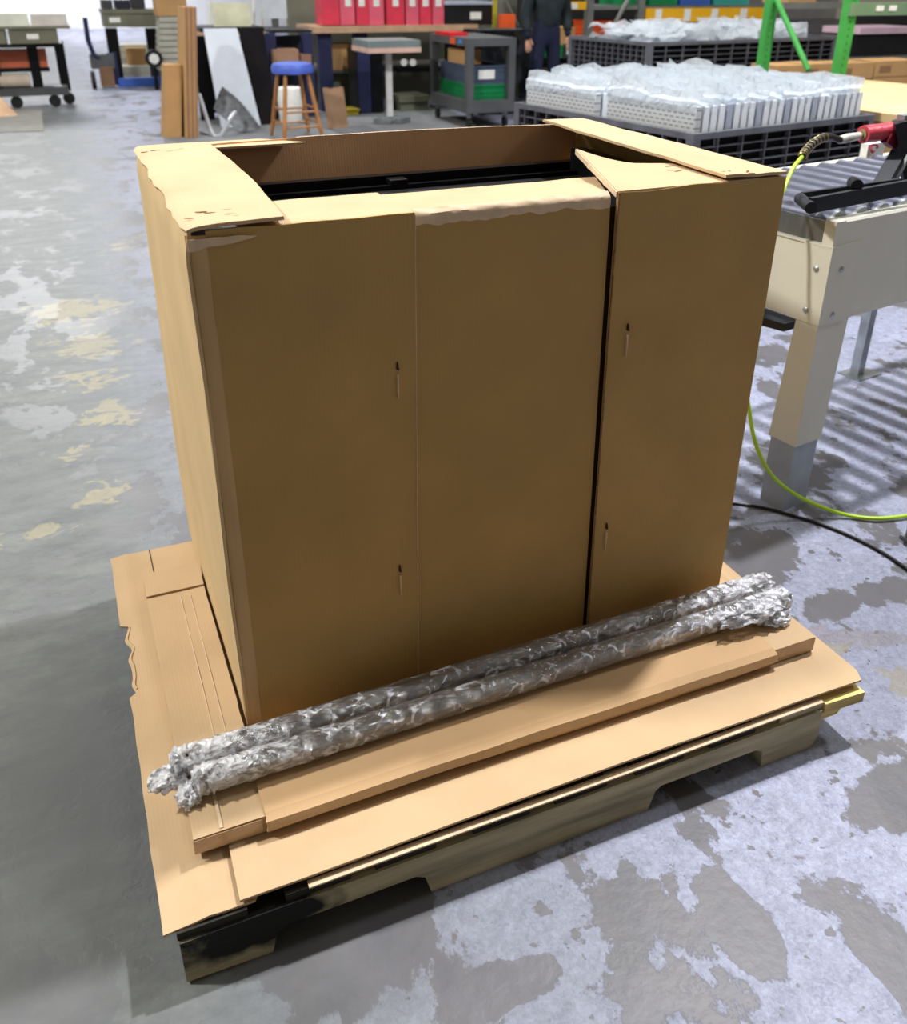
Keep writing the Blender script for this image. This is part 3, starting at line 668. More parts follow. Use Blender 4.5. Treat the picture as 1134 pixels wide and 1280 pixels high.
tag(MB().tube(cb, .0050, 8).build('power_cable', BLK, smooth=True), 'thin black cable running across the bare floor below the green hose', 'cable')
ft = thing('machine_foot', 'grey steel foot at the right edge of the frame beside the black cable', 'foot', fl(1150, 680))
p = fl(1150, 680); MB().box((p.x-.03, p.y-.03, 0), (p.x+.05, p.y+.05, .012)).build('foot_plate', STL, ft, bevel=.001); MB().box((p.x-.02, p.y-.02, .0125), (p.x+.04, p.y+.04, .12)).build('post', FOOT, ft, bevel=.002)
# ------------------------------------------------------------------ black bulk container with bagged plates
GA = math.radians(9.4)
def lattice_container(name, label, loc, rz, LU, LV, H, zb, nrow, nvert, mrib, nside=14):
    t = thing(name, label, 'container', loc, rz)
    def pb(nm, b, m=BLK, **k): return b.build(nm, m, t, W=False, **k)
    pb('floor_panel', MB().box((.03, .03, .10), (LU-.03, LV-.03, .14)))
    for (a, c) in (((.03, .035, .1401), (LU-.03, .045, H-.03)), ((.03, LV-.045, .1401), (LU-.03, LV-.035, H-.03)), ((.035, .05, .1401), (.045, LV-.05, H-.03)), ((LU-.045, .05, .1401), (LU-.035, LV-.05, H-.03))):
        pb('side_panel', MB().box(a, c), DEEP)
    for (a, c) in (((0, 0, H-.03), (LU, .03, H)), ((0, LV-.03, H-.03), (LU, LV, H)), ((0, .0305, H-.03), (.03, LV-.0305, H)), ((LU-.03, .0305, H-.03), (LU, LV-.0305, H))):
        pb('rim', MB().box(a, c), mrib, bevel=.003)
    for (x, y) in ((0, 0), (LU-.05, 0), (0, LV-.05), (LU-.05, LV-.05)):
        pb('corner_post', MB().box((x, y, .0), (x+.05, y+.05, H-.031)), mrib, bevel=.003)
    for i in range(nrow):
        z = H-.031-.045*(i+1)
        pb('rib', MB().box((.05, .008, z), (LU-.05, .030, z+.005)), mrib)
        pb('rib', MB().box((.008, .05, z), (.030, LV-.05, z+.005)), mrib)
    zlo = H-.031-.045*nrow
    for i in range(1, nvert):
        x = LU*i/nvert; pb('rib', MB().box((x, .004, zlo), (x+.007, .0345, H-.031)), mrib)
    for i in range(1, nside):
        y = LV*i/nside; pb('rib', MB().box((.004, y, zlo), (.0345, y+.007, H-.031)), mrib)
    pb('skirt', MB().box((.05, .01, .14), (LU-.05, .0345, zlo-.001)), DEEP)
    pb('skirt', MB().box((.01, .05, .14), (.0345, LV-.05, zlo-.001)), DEEP)
    return t
DEEP = mat('matt_black_plastic', (10, 10, 12), .8, spec=.2)
RIB = mat('grey_black_plastic', (96, 97, 104), .45, var=.15, scale=10)
HB = .855
c0 = fl(868, 168, HB)
bk = lattice_container('bulk_container', 'large black open plastic container in mid ground, filled with rows of bagged white plates', (c0.x, c0.y, 0), GA, 1.42, 1.48, HB, 0, 6, 8, RIB)
def bag_mat():
    m = bpy.data.materials.new('clear_poly_bag'); m.use_nodes = True; N = m.node_tree.nodes; L = m.node_tree.links
    b = N['Principled BSDF']; out = N['Material Output']
    b.inputs['Base Color'].default_value = (.76, .81, .86, 1); b.inputs['Roughness'].default_value = .3
    tr = N.new('ShaderNodeBsdfTransparent'); tl_ = N.new('ShaderNodeBsdfTranslucent'); tl_.inputs['Color'].default_value = (.85, .9, .94, 1)
    mx0 = N.new('ShaderNodeMixShader'); mx0.inputs[0].default_value = .35; L.new(b.outputs[0], mx0.inputs[1]); L.new(tl_.outputs[0], mx0.inputs[2])
    mx = N.new('ShaderNodeMixShader'); mx.inputs[0].default_value = .55
    tc = N.new('ShaderNodeTexCoord'); n = N.new('ShaderNodeTexNoise'); n.inputs['Scale'].default_value = 12; n.inputs['Distortion'].default_value = 1.5
    L.new(tc.outputs['Object'], n.inputs['Vector']); bp = N.new('ShaderNodeBump'); bp.inputs['Strength'].default_value = 1.0; bp.inputs['Distance'].default_value = .05
    L.new(n.outputs['Fac'], bp.inputs['Height']); L.new(bp.outputs[0], b.inputs['Normal'])
    L.new(tr.outputs[0], mx.inputs[1]); L.new(mx0.outputs[0], mx.inputs[2]); L.new(mx.outputs[0], out.inputs['Surface']); return m
BAG = bag_mat()
def perf_mat():
    m = mat('perforated_white_steel', (198, 202, 206), .45, var=.02); N = m.node_tree.nodes; L = m.node_tree.links; b = N['Principled BSDF']
    tc = N.new('ShaderNodeTexCoord'); v = N.new('ShaderNodeTexBrick'); mp = N.new('ShaderNodeMapping'); mp.inputs['Rotation'].default_value = (PI/2, 0, PI/2)
    mp.inputs['Rotation'].default_value = (0, 0, 0)
    sx = N.new('ShaderNodeSeparateXYZ'); cx = N.new('ShaderNodeCombineXYZ'); L.new(tc.outputs['Object'], sx.inputs[0]); L.new(sx.outputs[1], cx.inputs[0]); L.new(sx.outputs[2], cx.inputs[1])
    L.new(cx.outputs[0], v.inputs['Vector']); v.inputs['Scale'].default_value = 1; v.inputs['Brick Width'].default_value = .040; v.inputs['Row Height'].default_value = .021
    v.inputs['Mortar Size'].default_value = .0075; v.inputs['Mortar Smooth'].default_value = .1; v.inputs['Color1'].default_value = (.22, .23, .24, 1); v.inputs['Color2'].default_value = (.22, .23, .24, 1); v.inputs['Mortar'].default_value = (.56, .58, .6, 1)
    L.new(v.outputs['Color'], b.inputs['Base Color']); return m
PERF = perf_mat(); PLT = mat('white_steel_plate', (240, 245, 252), .4, .1, var=.06, scale=6)
PLD = mat('grey_steel_plate', (186, 194, 210), .4, .2, var=.06, scale=6)
def plate(u, v0, v1, zt, th, label, perf=False, seed=0, group=None, mm=PLT):
    t = thing('bagged_plate', label, 'metal plate', (c0.x, c0.y, 0), GA, group)
    t.location = Vector((c0.x, c0.y, 0)) + Matrix.Rotation(GA, 3, 'Z') @ Vector((u, v0, .145)); 
    w = v1-v0; h = zt-.145
    b = MB(); b.box((0, 0, 0), (th*.35, w, h)); b.box((th*.351, 0, 0), (th*.9, .012, h)); b.box((th*.351, w-.012, 0), (th*.9, w, h)); b.box((th*.351, .0125, h-.012), (th*.9, w-.0125, h))
    b.build('plate', PERF if perf else mm, t, W=False)
    def bg_(uu, vv):
        z = lerp(h-.03, h+.075+.075*nz(seed*1.7, uu*2)+.020*nz(uu*9, seed), vv)
        return Vector((-.003+th*.5*(vv > .6)+.012*nz(uu*5, vv*2, seed)*(vv if vv > .6 else 0)-(0.0), lerp(-.006, w+.006, uu), z))
    MB().patch(bg_, 10, 6, .001).build('bag', BAG, t, W=False, smooth=True)
    return t
n1 = 24; grpA = 'bagged plates standing in the near row of the container'
for k in range(n1):
    u = .055+k*(1.31/n1)
    lab = ('perforated white steel plate in a clear bag, nearest corner of the bulk container' if k == 0 else
           'bagged white steel plate at the right end of the near row' if k == n1-1 else
           'bluish grey steel plate in a clear bag among white ones in the near row' if k % 4 == 0 else 'white steel plate in a clear bag on edge in the near row of the container')
    plate(u, .055, .70, HB+.115+.006*nz(k*1.3), 1.31/n1*.80, lab, k == 0, k, grpA, PLT if k % 4 else PLD)
n2 = 24; grpB = 'bagged plates standing in the far row of the container'
for k in range(n2):
    u = .055+k*(1.31/n2)
    lab = ('perforated white steel plate in a clear bag, far left corner of the bulk container' if k == 0 else
           'grey steel plate in a clear bag among white ones in the far row' if k in (4, 5, 7) else 'white steel plate in a clear bag on edge in the far row of the container')
    plate(u, .80, 1.43, HB+.105+.006*nz(k*1.1, 3), 1.31/n2*.80, lab, k == 0, k+50, grpB, PLD if k in (4, 5, 7) else PLT)
# ------------------------------------------------------------------ second container with loose bags
HB2 = 1.05
c1 = fl(946, 50, HB2)
dist2 = 0
c1 = at(946, 50, 6.0); HB2 = c1.z
bk2 = lattice_container('bulk_container', 'black grid-sided plastic container at the back, heaped with loose clear bags', (c1.x-1.15, c1.y, 0), GA*.6, 2.35, 1.2, HB2, 0, 6, 12, RIB)
b = MB(); random.seed(11)
Mx = Matrix.Translation((c1.x-1.15, c1.y, 0)) @ Matrix.Rotation(GA*.6, 4, 'Z')
bagp = [(random.uniform(.15, 2.2), random.uniform(.15, 1.0)) for _ in range(130)]
for (x, y) in bagp:
    M = Mx @ Matrix.Translation((x, y, HB2+random.uniform(-.03, .10))) @ Matrix.Rotation(random.uniform(0, PI), 4, 'Z') @ Matrix.Rotation(random.uniform(-.8, .8), 4, 'X')
    s = random.random()*20; g = []
    for i in range(6):
        g.append([b.bm.verts.new(M @ Vector(((i/5-.5)*.32, (j/4-.5)*.22, .05*nz(i*.9+s, j*.9, s)))) for j in range(5)])
    for i in range(5):
        for j in range(4): b.bm.faces.new((g[i][j], g[i+1][j], g[i+1][j+1], g[i][j+1]))
tag(b.build('plastic_bags', BAG, smooth=True), 'heap of loose crinkled clear plastic bags in the rear black container', 'bag', kind='stuff')
# ------------------------------------------------------------------ background helpers
def bbox(t, name, px0, px1, pyt, pyb, Y, dep, m, bevel=.004, label=None):
    """block standing at depth Y, its near face spanning the given extents"""
    a = at(px0, pyb, Y); c = at(px1, pyt, Y)
    a2 = at((px0+px1)/2, pyb, Y); c2 = at((px0+px1)/2, pyt, Y)
    z0 = max(a2.z, .001)
    return MB().box((a.x, Y, z0), (c.x, Y+dep, c2.z)).build(name, m, t, bevel=bevel, label=label)
def TT(name, label, cat, px, py, Y, group=None):
    p = at(px, py, Y); return thing(name, label, cat, (p.x, p.y, max(0, p.z)), 0, group)
def strut(t, name, P, r, m, seg=8): return MB().tube([at(*p) for p in P], r, seg).build(name, m, t)
def caster(t, px, py, Y, r=.06):
    p = at(px, py, Y); x = p.x
    w = MB().tube([(x, Y-.04, r), (x, Y-.01, r)], r, 16).build('caster', mat('black_rubber', (30, 30, 32), .6), t, smooth=True)
    MB().box((x-.028, Y-.02, r), (x-.022, Y+.02, r*2.3)).build('fork', STL, w); MB().box((x+.022, Y-.02, r), (x+.028, Y+.02, r*2.3)).build('fork', STL, w)
    MB().box((x-.028, Y-.02, r*2.31), (x+.028, Y+.02, r*2.31+.01)).build('fork_plate', STL, w)
OLV = mat('olive_grey_steel', (112, 112, 94), .5, var=.08, scale=4)
ORG = mat('terracotta_plastic', (196, 104, 74), .5)
GRN = mat('green_plastic', (20, 130, 74), .45, var=.12)
BLU = mat('blue_plastic', (60, 96, 178), .45, var=.1)
NAVY = mat('navy_steel', (36, 40, 78), .5)
WOODT = mat('pale_wood_top', (196, 160, 128), .55, var=.12, scale=6)
CART = cardboard('brown_carton_far', (186, 146, 98))
ORN = mat('orange_plastic', (232, 96, 44), .45)
# ---- left wheeled workbench
Y = 12.45
wb = thing('rolling_workbench', 'dark wheeled workbench at the far left with olive drawers and lower shelves', 'workbench', (-.6, Y, 0))
def rect(t, name, x0, x1, y0, y1, z0, z1, m, bevel=.004, label=None): return MB().box((x0, y0, z0), (x1, y1, z1)).build(name, m, t, bevel=bevel, label=label)
rect(wb, 'worktop', -1.6, .42, Y-.35, Y+.5, .955, .985, OLV)
for k in range(3): 
    d = rect(wb, 'drawer', -1.5+k*.60, -.94+k*.60, Y-.33, Y+.2, .79, .945, OLV)
    rect(d, 'drawer_label', -1.30+k*.60, -1.16+k*.60, Y-.336, Y-.331, .84, .90, WHT, .0)
for x in (-1.15, -.60, -.13, .20): rect(wb, 'leg', x, x+.12, Y-.05+.3*(x > .1), Y+.03+.3*(x > .1), .16, .785, BLKM)
rect(wb, 'shelf', -1.5, .28, Y-.08, Y+.45, .15, .25, GRYP); rect(wb, 'shelf', -1.5, .10, Y-.04, Y+.45, .44, .49, BLKM)
rect(wb, 'shelf', -1.4, .3, Y-.3, Y+.4, .745, .785, BLKM)
for px in (22, 70, 88): caster(wb, px, 132, Y+(.25 if px == 88 else 0), .075)
for x0, x1, zz in ((-.62, -.12, .50), (-.10, .09, .50)):
    o = rect(None, 'storage_bin', x0, x1, Y-.03, Y+.30, zz-.008, .70, ORG); tag(o, 'wide terracotta plastic bin on the middle shelf of the left workbench' if x0 < -.3 else 'narrow terracotta plastic bin at the right end of the left workbench shelf', 'bin')
g = rect(None, 'storage_bin', -.98, -.66, Y-.02, Y+.28, .492, .735, GRN); tag(g, 'green plastic bin at the left end of the workbench shelf', 'bin')
tag(MB().tube([(-.52, Y, .335), (-.16, Y, .335)], .085, 18).build('film_roll', mat('film_roll_white', (210, 196, 176), .4), smooth=True), 'off-white roll of film lying on the bottom shelf of the left workbench', 'roll')
for k, (x0, x1, z1, c, lb) in enumerate([(-.75, -.42, 1.10, (206, 206, 190), 'cream paper stack on the left workbench, leftmost'), (-.40, -.05, 1.13, (226, 228, 214), 'white paper box on the left workbench, middle'), (-.02, .40, 1.12, (214, 206, 200), 'pale plastic tray on the right end of the left workbench')]):
    tag(rect(None, 'paper_box', x0, x1, Y-.2, Y+.2, .986, z1, mat('paper_%s' % 'abc'[k], c, .7)), lb, 'box')
# tan wedge and floor mat in front of it
tag(MB().hexa([(-.95, 11.5, 0), (-.35, 11.6, 0), (-.35, 11.7, 0), (-.95, 11.7, 0), (-1.0, 11.85, .36), (-.60, 11.9, .30), (-.60, 11.95, .30), (-1.0, 11.95, .36)]).build('leaning_board', WOODT), 'small tan wooden board leaning at the left frame edge', 'board')
p0 = fl(-30, 137); p1 = fl(52, 137); p2 = fl(55, 164); p3 = fl(-30, 167)
b = MB(); b.hexa([(p3.x, p3.y, .0005), (p2.x, p2.y, .0005), (p1.x, p1.y, .0005), (p0.x, p0.y, .0005), (p3.x, p3.y, .008), (p2.x, p2.y, .008), (p1.x, p1.y, .008), (p0.x, p0.y, .008)])
tag(b.build('floor_mat', mat('worn_grey_mat', (140, 138, 132), .9)), 'thin worn grey floor mat in front of the left workbench', 'mat')
# ---- second bench further back, hand truck, dolly, blue bar
Y = 15.0
w2 = TT('workbench', 'olive grey workbench in the far left aisle behind the hand truck', 'workbench', 170, 60, Y)
bbox(w2, 'worktop', 128, 200, 12, 17, Y, .8, OLV); bbox(w2, 'drawer', 131, 160, 18, 34, Y, .6, OLV); bbox(w2, 'drawer', 162, 196, 18, 34, Y, .6, OLV)
bbox(w2, 'drawer_label', 137, 150, 22, 28, Y-.005, .004, WHT, 0)
for px in (141, 190): bbox(w2, 'leg', px, px+5, 35, 100, Y+.1, .1, BLKM)
for (a, c_, pt, pb_, cc, lb) in [(128, 140, 0, 11, (60, 60, 64), 'dark grey machine on the far left workbench'), (145, 162, 0, 11, (28, 30, 48), 'dark blue case on the far left workbench'), (166, 180, -4, 11, (46, 46, 50), 'black bin at the right end of the far left workbench')]:
    tag(bbox(None, 'equipment_case', a, c_, pt, pb_, Y+.1, .4, mat('case_%d' % a, cc, .5)), lb, 'case')
Y = 14.6
dl = TT('hand_truck', 'hand truck with brown parcel and curved navy handle in the far aisle', 'hand truck', 128, 110, Y)
strut(dl, 'handle', [(106, 22, Y), (110, 50, Y), (117, 68, Y), (124, 72, Y)], .035, NAVY)
bbox(dl, 'load_bed', 115, 142, 68, 86, Y, .3, GRYP); bbox(dl, 'parcel', 128, 141, 84, 108, Y-.05, .25, mat('brown_parcel', (128, 96, 72), .8))
p = at(128, 100, Y); MB().tube([(p.x-.16, Y-.05, .13), (p.x-.10, Y-.05, .13)], .13, 18).build('wheel', BLK, dl, smooth=True)
bbox(dl, 'frame', 139, 145, 66, 106, Y+.05, .05, NAVY)
tag(bbox(None, 'floor_bar', 149, 206, 98, 109, Y, .25, BLU), 'long low blue plastic bar on the floor in the far aisle', 'bar')
Y = 16.4
pl_ = TT('stacked_panels', 'stack of pale grey panels behind the blue bar', 'panel', 180, 100, Y)
for k in range(5): bbox(pl_, 'panel', 143-k*.6, 206, 92-k*9, 100.4-k*9, Y-(.7 if k < 2 else 0), .6+(.7 if k < 2 else 0), mat('pale_panel', (186, 184, 170), .6), .006)
tag(bbox(None, 'carton', 161, 182, 60, 82.8, Y-.40, .3, CART), 'small brown carton in front of the pale panel stack', 'carton')
wh = TT('cart_wheel', 'black wheel with pale grey hub standing by the leaning cartons', 'wheel', 194, 82, 14.0)
p = at(192, 73, 14.0); MB().tube([(p.x, 13.94, p.z), (p.x, 14.02, p.z)], .125, 24).build('tyre', BLK, wh, smooth=True); MB().tube([(p.x, 13.925, p.z), (p.x, 13.939, p.z)], .072, 20).build('hub', WHT, wh, smooth=True)
MB().box((p.x-.03, 14.03, .001), (p.x+.03, 14.09, p.z+.1)).build('axle_stand', BLKM, wh)
Y = 14.0
ps = TT('panel_stack', 'tall stack of beige shelving panels left of the upright cartons', 'panel', 215, 100, Y)
for k in range(9): bbox(ps, 'panel', 200, 236, 21+k*7.6, 27.4+k*7.6, Y, .5, mat('beige_panel', (178, 176, 160), .6), .006)
bbox(ps, 'base', 203, 232, 89, 100, Y+.1, .4, BLKM)
tag(bbox(None, 'carton', 197, 232, -6, 20, Y+.02, .45, CART), 'brown carton on top of the beige panel stack', 'carton')
# ---- upright cartons
def leaning(label, px0, px1, pt, pb_, Y, dep, lean, n, group):
    a = fl(px0, pb_); c = fl(px1, pb_); zt = at((px0+px1)/2, pt, Y).z; w = c.x-a.x; lean = at(lean, pt, Y).x-a.x
    t = thing('folded_cartons', label, 'carton', (a.x, Y, 0), 0, group)
    for k in range(n):
        x0 = a.x+w*k/n; x1 = x0+w/n*(.80 if n > 1 else 1)
        MB().hexa([(x0, Y, 0), (x1, Y, 0), (x1, Y+dep, 0), (x0, Y+dep, 0), (x0+lean, Y+.05, zt), (x1+lean, Y+.05, zt), (x1+lean, Y+dep, zt), (x0+lean, Y+dep, zt)]).build('folded_board', CART if k % 2 == 0 else mat('pinkish_carton_board', (160, 118, 92), .85), t)
    return t
leaning('short flat brown carton standing upright, leaning left of the tall folded bundle', 205, 227, 82, 172, 9.2, .35, 207, 1, None)
leaning('tall bundle of folded brown cartons standing on edge', 232, 249, 9, 173, 9.1, .5, 230, 6, None)
# ---- small bench behind the white panels
Y = 10.3
sb = TT('side_bench', 'narrow bench with black underside and pale edge behind the leaning white panel', 'bench', 290, 130, Y)
bbox(sb, 'worktop', 248, 332, 40, 44, Y, .8, WOODT); bbox(sb, 'top_mat', 250, 330, 34, 39.5, Y+.02, .7, BLK)
for px in (252, 322): bbox(sb, 'leg', px, px+6, 45, 150, Y+.1, .1, BLKM)
bbox(sb, 'back_panel', 260, 328, 46, 140, Y+.3, .03, BLK)
tag(bbox(None, 'notice_board', 268, 312, 4, 33, Y+.1, .05, mat('cream_notice_card', (222, 222, 190), .7)), 'cream notice card standing on the narrow bench', 'card')
st = TT('monitor', 'grey white monitor at the right end of the narrow bench', 'monitor', 350, 30, Y)
p = at(349, 20, Y); MB().box((at(333, 20, Y).x, Y+.2, at(349, 24, Y).z), (at(364, 20, Y).x, Y+.26, 1.5)).build('screen', mat('grey_white_casing', (196, 202, 208), .4), st, bevel=.01)
MB().box((p.x-.04, Y+.22, at(349, 34, Y).z), (p.x+.04, Y+.25, at(349, 24, Y).z+.02)).build('stand', GRYP, st); MB().box((p.x-.16, Y+.12, at(349, 34, Y).z-.012), (p.x+.16, Y+.32, at(349, 34, Y).z-.001)).build('foot', GRYP, st)
for px in (262, 317, 327): tag(strut(None, 'shelf_post', [(px, 45, Y+.75), (px, -10, Y+.75)], .02, WHT), {262: 'white upright post at the left end of the narrow bench', 317: 'white upright post right of the cream notice card', 327: 'white upright post beside the grey monitor'}[px], 'post')
# leaning white panel
a = fl(272, 156); c = fl(326, 157)
DEEPB = mat('matt_black_board', (26, 24, 26), .9, spec=.1)
wp = thing('laminate_board', 'white laminate board leaning against the narrow bench', 'panel', (a.x, 9.8, 0))
zt = 1.02
MB().hexa([(a.x, 9.75, 0), (c.x, 9.75, 0), (c.x, 9.79, 0), (a.x, 9.79, 0), (a.x-.02, 10.15, zt), (c.x-.10, 10.15, zt), (c.x-.10, 10.19, zt), (a.x-.02, 10.19, zt)]).build('sheet', mat('white_laminate', (206, 214, 224), .45, var=.03), wp, bevel=.004)
MB().hexa([(c.x+.01, 9.78, 0), (c.x+.22, 9.80, 0), (c.x+.22, 9.84, 0), (c.x+.01, 9.84, 0), (c.x-.08, 10.15, zt), (c.x+.20, 10.15, zt), (c.x+.20, 10.19, zt), (c.x-.08, 10.19, zt)]).build('edge_board', DEEPB, wp, label='black board leaning beside it')
# folding chair frame with grey mesh
fr = TT('folding_frame', 'folded chair of bent steel tube with grey mesh on the floor before the white panel', 'chair', 268, 172, 9.2)
strut(fr, 'tube_frame', [(249, 118, 9.5), (262, 160, 9.25), (268, 171, 9.18), (276, 170, 9.1), (287, 150, 9.1), (294, 140, 9.2)], .022, mat('bright_tube_steel', (200, 204, 208), .35, .3))
strut(fr, 'tube_frame', [(251, 165, 9.35), (268, 172, 9.1), (305, 168, 9.3)], .012, BLKM)
MESH = mat('grey_mesh_fabric', (120, 124, 128), .6, var=.25, scale=20)
def mesh_fn(u, v):
    q = at(lerp(lerp(267, 278, u), lerp(306, 326, u), v), lerp(lerp(136, 108, u), lerp(172, 160, u), v), 9.45-.2*v)
    return Vector((q.x, q.y+.03*math.sin(u*PI), max(q.z, .01)+.05*math.sin(v*PI)*u))
MB().patch(mesh_fn, 8, 10, .01).build('mesh_back', MESH, fr, smooth=True)
# ---- stool
Y = 8.8
sx_, sy_ = 2.42, 8.82
so = thing('bar_stool', 'wooden bar stool with blue padded seat standing beyond the tall box', 'stool', (sx_, sy_, 0))
WD = mat('honey_wood', (176, 122, 70), .45, var=.15, scale=10, stretch=(4, 4, .6))
def legp(i, z):
    an = PI/4+i*PI/2+.1; rr = lerp(.30, .17, z/.64); return Vector((sx_+rr*math.cos(an), sy_+rr*math.sin(an), z))
for i in range(4):
    MB().tube([legp(i, z) for z in (0, .06, .10, .14, .3, .5, .64)], .02, 10, rr=[.016, .021, .026, .019, .023, .022, .018]).build('leg', WD, so, smooth=True)
for i in range(4):
    for z in ((.16, .30) if i % 2 else (.12, .27)): MB().tube([legp(i, z), legp((i+1) % 4, z)], .011, 8).build('rung', WD, so, smooth=True)
b = MB(); bl = mat('blue_vinyl', (78, 104, 196), .45, var=.1)
b.tube([(sx_, sy_, .64), (sx_, sy_, .65), (sx_, sy_, .70), (sx_, sy_, .735), (sx_, sy_, .745)], .2, 26, rr=[.19, .215, .22, .20, .15], fn=lambda p, d, R, i, k: p+d*R+Vector((0, 0, -.02*max(0, nz(k*.6, 2.)) if i < 2 else 0))); b.build('seat', bl, so, smooth=True)
# white tub and box under/behind stool
tag(MB().tube([(2.60, 9.8, 0), (2.60, 9.8, .02), (2.60, 9.8, .38), (2.60, 9.8, .40)], .13, 18, rr=[.12, .13, .15, .14]).build('tub', WHT, smooth=True), 'white plastic tub on the floor behind the blue stool', 'tub')
tag(bbox(None, 'carton', 342, 373, 62, 80, 10.2, .3, mat('pinkish_carton', (158, 122, 98), .8)), 'pinkish brown carton behind the blue stool seat', 'carton')
Y = 10.4
sh = TT('low_shelf', 'low dark shelf unit behind the blue stool', 'shelf', 360, 140, Y)
bbox(sh, 'shelf_board', 339, 390, 38, 41, Y, .6, BLK); bbox(sh, 'shelf_board', 339, 390, 80.5, 84, Y-.2, .7, BLKM)
for px in (339, 385): bbox(sh, 'post', px, px+5, 41.5, 150, Y-.1, .1, NAVY)
bbox(sh, 'back_panel', 346, 384, 44, 140, Y+.3, .03, mat('dim_blue_panel', (58, 62, 84), .6))
tag(bbox(None, 'carton', 376, 389, 68, 80, 10.25, .25, mat('dusty_carton', (150, 112, 94), .8)), 'small dusty brown box behind the right side of the stool seat', 'carton')
# brown kraft paper leaning + grey mats on the floor
kp = MB().patch(lambda u, v: Vector((lerp(2.86, 3.10, u)+.03*v, 9.15+.25*v, .002+.42*v+.03*nz(u*4, v*3))), 8, 8, .006).build('kraft_paper', mat('brown_kraft_paper', (140, 110, 84), .9, var=.1), smooth=True)
tag(kp, 'crumpled brown kraft board leaning right of the stool', 'paper')
MATG = mat('grey_rubber_mat', (118, 120, 122), .8, var=.08, scale=5)
tag(MB().patch(lambda u, v: Vector((lerp(1.0, 4.6, u)+.2*v, lerp(8.3, 10.6, v), .004+.002*nz(u*6, v*3))), 20, 10, .003).build('floor_mat', MATG, smooth=True), 'large grey rubber mat on the floor under the stool and post', 'mat')
tag(MB().patch(lambda u, v: Vector((lerp(2.92, 3.35, u)-.05*v, lerp(8.75, 9.2, v), .010+.02*u*v)), 8, 6, .005).build('grey_sheet', mat('slate_grey_sheet', (92, 94, 98), .7), smooth=True), 'small slate grey sheet lying on the mat right of the stool', 'sheet')
# ---- red binder table
Y = 10.6
rt = TT('work_table', 'long wooden-topped work table carrying red binders', 'table', 495, 130, Y)
bbox(rt, 'tabletop', 393, 598, 32, 40, Y, .9, WOODT, .006)
for px in (402, 447, 560): bbox(rt, 'leg', px, px+12, 40.5, 138, Y+.1, .12, NAVY if px != 560 else BLKM)
for k in range(2): bbox(rt, 'shelf_panel', 446+k*52, 490+k*60, 84, 90, Y+.4, .4, BLKM)
REDB = mat('red_binder_card', (214, 58, 82), .5, var=.1, scale=4); PINK = mat('faded_red_card', (222, 96, 118), .5)
xs = [(403, 423), (426, 444), (444, 460), (462, 479), (484, 505), (508, 523), (525, 539), (541, 555)]
for k, (a_, c_) in enumerate(xs):
    o = bbox(None, 'binder', a_, c_, -12, 31.3, Y+.12, .3, REDB if k % 2 == 0 else PINK, .006)
    ords = ['leftmost', 'second from the left', 'third from the left', 'fourth from the left', 'fifth from the left', 'third from the right', 'second from the right', 'rightmost'][k]
    tag(o, '%s red binder in the row standing on the work table' % ords, 'binder', 'red binders on the work table')
    if k not in (0,): bbox(o, 'spine_label', (a_+c_)/2-3.5, (a_+c_)/2+3.5, -6, 8, Y+.115, .003, WHT, 0)
for (a_, c_, pt, lb, mm) in [(557, 616, 6, 'black plastic bin with white label at the right end of the work table', BLK)]:
    t = TT('storage_bin', lb, 'bin', 586, 30, Y); bbox(t, 'body', a_, c_, pt, 31.3, Y+.1, .4, mm); bbox(t, 'rim', a_-1, c_+1, 2, 5.7, Y+.08, .44, mat('pale_blue_film', (178, 188, 206), .4)); bbox(t, 'bin_label', 588, 602, 15, 24, Y+.094, .004, WHT, 0)
# under the table
tag(bbox(None, 'carton', 414, 442, 55, 87.6, Y+.25, .3, CART), 'brown carton under the left end of the work table', 'carton')
bbox(rt, 'carton_shelf', 404, 446, 88.5, 91, Y+.2, .4, GRYP)
cabm = mat('dim_green_cabinet', (112, 116, 98), .6)
t = TT('low_cabinet', 'dim green grey two-door cabinet under the left end of the work table', 'cabinet', 428, 140, Y)
bbox(t, 'door', 413, 429, 94, 141, Y+.35, .3, cabm); bbox(t, 'door', 430, 448, 94, 141, Y+.35, .3, cabm)
t = TT('storage_bin', 'yellow plastic bin on the floor under the work table', 'bin', 436, 150, 10.2); bbox(t, 'body', 424, 448, 139, 151, 10.2, .3, mat('mustard_plastic', (190, 172, 52), .5)); bbox(t, 'rim', 422, 450, 137, 138.6, 10.18, .34, mat('mustard_plastic', (190, 172, 52), .5))
t = TT('steel_locker', 'tall black cabinet under the work table behind the grey post', 'cabinet', 465, 150, 10.3)
bbox(t, 'body', 449, 478, 62, 150, 10.3, .4, BLK); bbox(t, 'door', 450, 463, 64, 148, 10.28, .018, NAVY); bbox(t, 'door', 465, 477, 64, 148, 10.28, .018, BLKM)
t = TT('storage_chest', 'low olive grey chest on the floor between the post and the grey cart', 'chest', 518, 145, 10.4)
bbox(t, 'body', 501, 535, 128, 148, 10.35, .4, cabm); bbox(t, 'lid', 499, 537, 120, 127.6, 10.32, .46, OLV)
for a_ in (501, 512): tag(MB().tube([at(a_+4, 78, Y+.4), at(a_+4, 78, Y+.7)], .045, 14).build('paper_roll', WHT, smooth=True), 'left white paper roll on the dark shelf under the work table' if a_ == 501 else 'right white paper roll on the dark shelf under the work table', 'roll')
